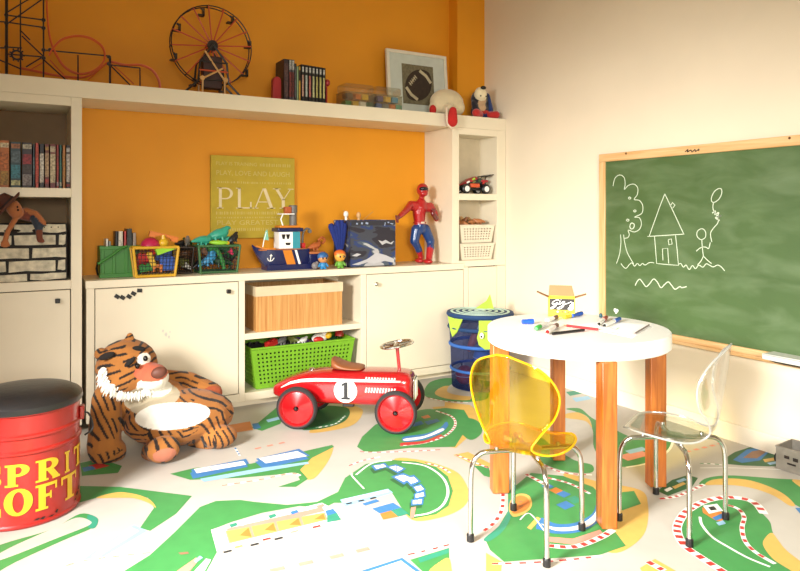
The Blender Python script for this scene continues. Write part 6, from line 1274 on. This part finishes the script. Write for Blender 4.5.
_mr = _nt.nodes.new('ShaderNodeMapRange'); _mr.inputs['From Min'].default_value = .42; _mr.inputs['From Max'].default_value = .80; _mr.inputs['To Max'].default_value = .14
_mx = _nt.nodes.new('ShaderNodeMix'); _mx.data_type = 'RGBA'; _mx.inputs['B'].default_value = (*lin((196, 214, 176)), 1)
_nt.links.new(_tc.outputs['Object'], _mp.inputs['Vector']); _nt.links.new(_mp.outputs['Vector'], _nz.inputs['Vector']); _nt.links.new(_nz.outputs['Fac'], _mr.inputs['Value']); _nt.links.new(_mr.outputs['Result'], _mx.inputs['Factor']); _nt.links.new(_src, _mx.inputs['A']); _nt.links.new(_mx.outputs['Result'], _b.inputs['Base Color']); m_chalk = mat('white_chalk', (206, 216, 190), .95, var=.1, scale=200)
BY0, BY1, BZ0, BZ1 = .75, 2.766, .419, 1.440; XB = XW - .016
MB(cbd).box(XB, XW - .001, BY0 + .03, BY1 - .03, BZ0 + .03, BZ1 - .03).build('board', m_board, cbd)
for za, zb_ in ((BZ0, BZ0 + .047), (BZ1 - .046, BZ1)): MB(cbd).box(XB - .012, XW - .001, BY0, BY1, za, zb_).build('frame_rail', m_pine, cbd, bevel=.003)
for ya, yb_ in ((BY0, BY0 + .045), (BY1 - .043, BY1)): MB(cbd).box(XB - .011, XW - .001, ya, yb_, BZ0 + .047, BZ1 - .046).build('frame_stile', m_pinez, cbd, bevel=.003)
MB(cbd).box(XB - .022, XB - .012, BY0, BY1, BZ0 + .002, BZ0 + .020).build('chalk_ledge', m_pine, cbd, bevel=.003)
for x, y in ((626, 153.5), (789.5, 138)): p = px(x, y, XB - .012); MB(cbd).lathe([(.006, 0), (.005, .002), (.0001, .0025)], 12, p, Matrix.Rotation(R(-90), 3, 'Y')).build('screw', mat('screw_brown', (120, 80, 40), .4, .6), cbd)
XC = XB - .0008
def chalk(name, pts, w=.0038, n=5, closed=False):
    P = [px(x, y, XC) for x, y in pts]; P = catmull(P, n, closed) if n > 1 else P
    if closed: P.append(P[0])
    b = MB(cbd); stroke(b, [(p.y, p.z) for p in P], w, lambda a, c, h: (XC - .0004, a, c)); b.build(name, m_chalk, cbd, smooth=0, solid=.0012)
# (photo pixels of the drawing, put on the board's face)
Z = lambda L: [(600 + x * .2626, 150 + y * .2627) for x, y in L]
chalk('chalk_tree_crown', Z([(50, 137), (57, 108), (75, 95), (92, 105), (96, 130), (93, 150), (108, 135), (130, 130), (144, 145), (142, 170), (130, 188), (150, 192), (163, 212), (160, 240), (138, 252), (132, 256), (150, 258), (158, 280), (150, 302), (130, 312), (108, 305), (112, 322), (105, 334), (90, 336)]))
chalk('chalk_trunk_line', Z([(78, 322), (80, 350), (75, 395), (63, 432)])); chalk('chalk_trunk_line', Z([(90, 322), (94, 350), (104, 390), (128, 433)]))
for x, y in ((113, 183), (133, 232), (106, 267)): chalk('chalk_fruit', Z([(x - 5, y), (x, y - 4), (x + 5, y), (x, y + 4)]), .004, 3, True)
chalk('chalk_fruit', Z([(114, 290), (120, 278), (131, 284), (127, 298), (118, 300)]), .005, 4, True)
chalk('chalk_roof', Z([(247, 167), (228, 215), (187, 330)]), n=1); chalk('chalk_roof', Z([(247, 167), (282, 240), (319, 320)]), n=1); chalk('chalk_eaves', Z([(181, 329), (250, 325), (321, 320)]))
chalk('chalk_wall', Z([(208, 330), (212, 380), (216, 432), (255, 436), (299, 439), (294, 380), (288, 325)]), n=1); chalk('chalk_door', Z([(240, 420), (238, 376), (258, 374), (262, 432)]), n=1)
chalk('chalk_window', Z([(260, 342), (272, 338), (275, 358), (263, 361)]), n=1, closed=True); chalk('chalk_chimney', Z([(267, 215), (276, 200), (286, 210), (277, 221)]), n=1)
chalk('chalk_ground', Z([(80, 432), (90, 445), (100, 450), (112, 436), (122, 430), (132, 442), (142, 432), (152, 440), (162, 432), (172, 438), (185, 430), (197, 428), (206, 430)]))
chalk('chalk_ground', Z([(299, 436), (308, 432), (318, 446), (328, 438), (340, 455), (352, 440), (364, 452), (376, 438), (392, 446), (405, 433), (420, 440), (432, 445), (448, 438), (462, 445), (475, 460)]))
chalk('chalk_head', Z([(385, 300), (371, 310), (370, 328), (384, 341), (400, 334), (403, 316), (396, 303)]), closed=True)
chalk('chalk_body', Z([(388, 341), (390, 372), (394, 404)])); chalk('chalk_arm', Z([(367, 385), (380, 374), (392, 369)])); chalk('chalk_arm', Z([(392, 369), (404, 370), (414, 375), (420, 352)])); chalk('chalk_leg', Z([(394, 404), (385, 422), (372, 437)])); chalk('chalk_leg', Z([(394, 404), (410, 420), (425, 432)]))
chalk('chalk_balloon', Z([(452, 147), (436, 158), (425, 180), (426, 196), (436, 199), (452, 188), (463, 168), (463, 150)]), closed=True); chalk('chalk_string', Z([(432, 200), (431, 225), (445, 250), (450, 275), (432, 298), (421, 318), (426, 350)]))
chalk('chalk_bow', Z([(428, 240), (440, 232), (438, 246), (452, 238), (448, 254), (462, 250), (440, 258), (456, 268)]), .005)
chalk('chalk_wave', Z([(134, 516), (142, 500), (152, 492), (164, 506), (176, 520), (190, 508), (204, 491), (218, 502), (232, 524), (246, 512), (260, 502), (272, 514), (286, 530), (304, 520), (312, 524), (330, 520)]), .005)
b = MB(cbd); p = px(693, 150.5, XB - .0125)
for pts in ([(685, 152), (688, 149.5), (687.5, 152), (691, 150), (692, 152), (695, 149.5), (695.5, 151.5), (699, 149), (698.5, 151)],):
    P = catmull([px(x, y, XB - .0125) for x, y in pts], 4); stroke(b, [(q.y, q.z) for q in P], .005, lambda a, c, h: (XB - .0126, a, c))
b.build('maker_signature', m_blk, cbd, smooth=0)
p = px(616, 311, XB - .004)
b = MB(); b.ell((0, -.007, .003), (.004, .010, .010)); b.ell((0, .007, .004), (.004, .010, .010)); b.ell((0, 0, -.006), (.004, .008, .010)); o = b.build('board_magnet', m_wht); o.location = p; tag(o, 'white heart shaped magnet at the lower left of the chalkboard', 'magnet')
# eraser tray clipped on the ledge
e0, e1 = px(771, 352, XB - .03), px(812, 360, XB - .03)
et = thing('eraser_tray', 'pale grey plastic eraser tray on the chalkboard ledge', 'tray', (XB - .05, (e0.y + e1.y)/2, BZ0 + .0205))
m_tray = mat('grey_tray_plastic', (206, 206, 198), .4); ya, yb_ = e1.y - .05, e0.y
MB(et).box(XB - .10, XB - .013, ya, yb_, BZ0 + .046, BZ0 + .056).build('tray_top', m_tray, et, bevel=.004); MB(et).box(XB - .10, XB - .092, ya, yb_, BZ0 + .030, BZ0 + .056).build('tray_lip', m_tray, et, bevel=.003); MB(et).box(XB - .035, XB - .0125, ya + .02, yb_ - .02, BZ0 + .0205, BZ0 + .046).build('tray_support', m_tray, et)
MB(et).tube([(XB - .024, yb_ - .005, BZ0 + .03), (XB - .05, yb_ - .01, BZ0 + .022), (XB - .08, yb_ - .05, BZ0 + .024), (XB - .085, ya + .05, BZ0 + .024)], .0045, 8).build('steel_clip', mat('dark_steel', (90, 84, 74), .35, .8), et)
# peeled paint flecks and scratch on the cabinet door and orange wall
for x, y, s in ((163, 331, .010), (166, 334.5, .014), (169, 337, .010), (170, 332, .007)):
    p = py(x, y, Y0); b = MB(d1); b.add([(p.x - s*.6, Y0 - .0002, p.z), (p.x, Y0 - .0002, p.z + s), (p.x + s*.5, Y0 - .0002, p.z + s*.2), (p.x + s*.1, Y0 - .0002, p.z - s)], [(0, 1, 2, 3)]); b.build('sticker_residue', mat('grey_residue', (196, 190, 180), .7), d1, smooth=0)
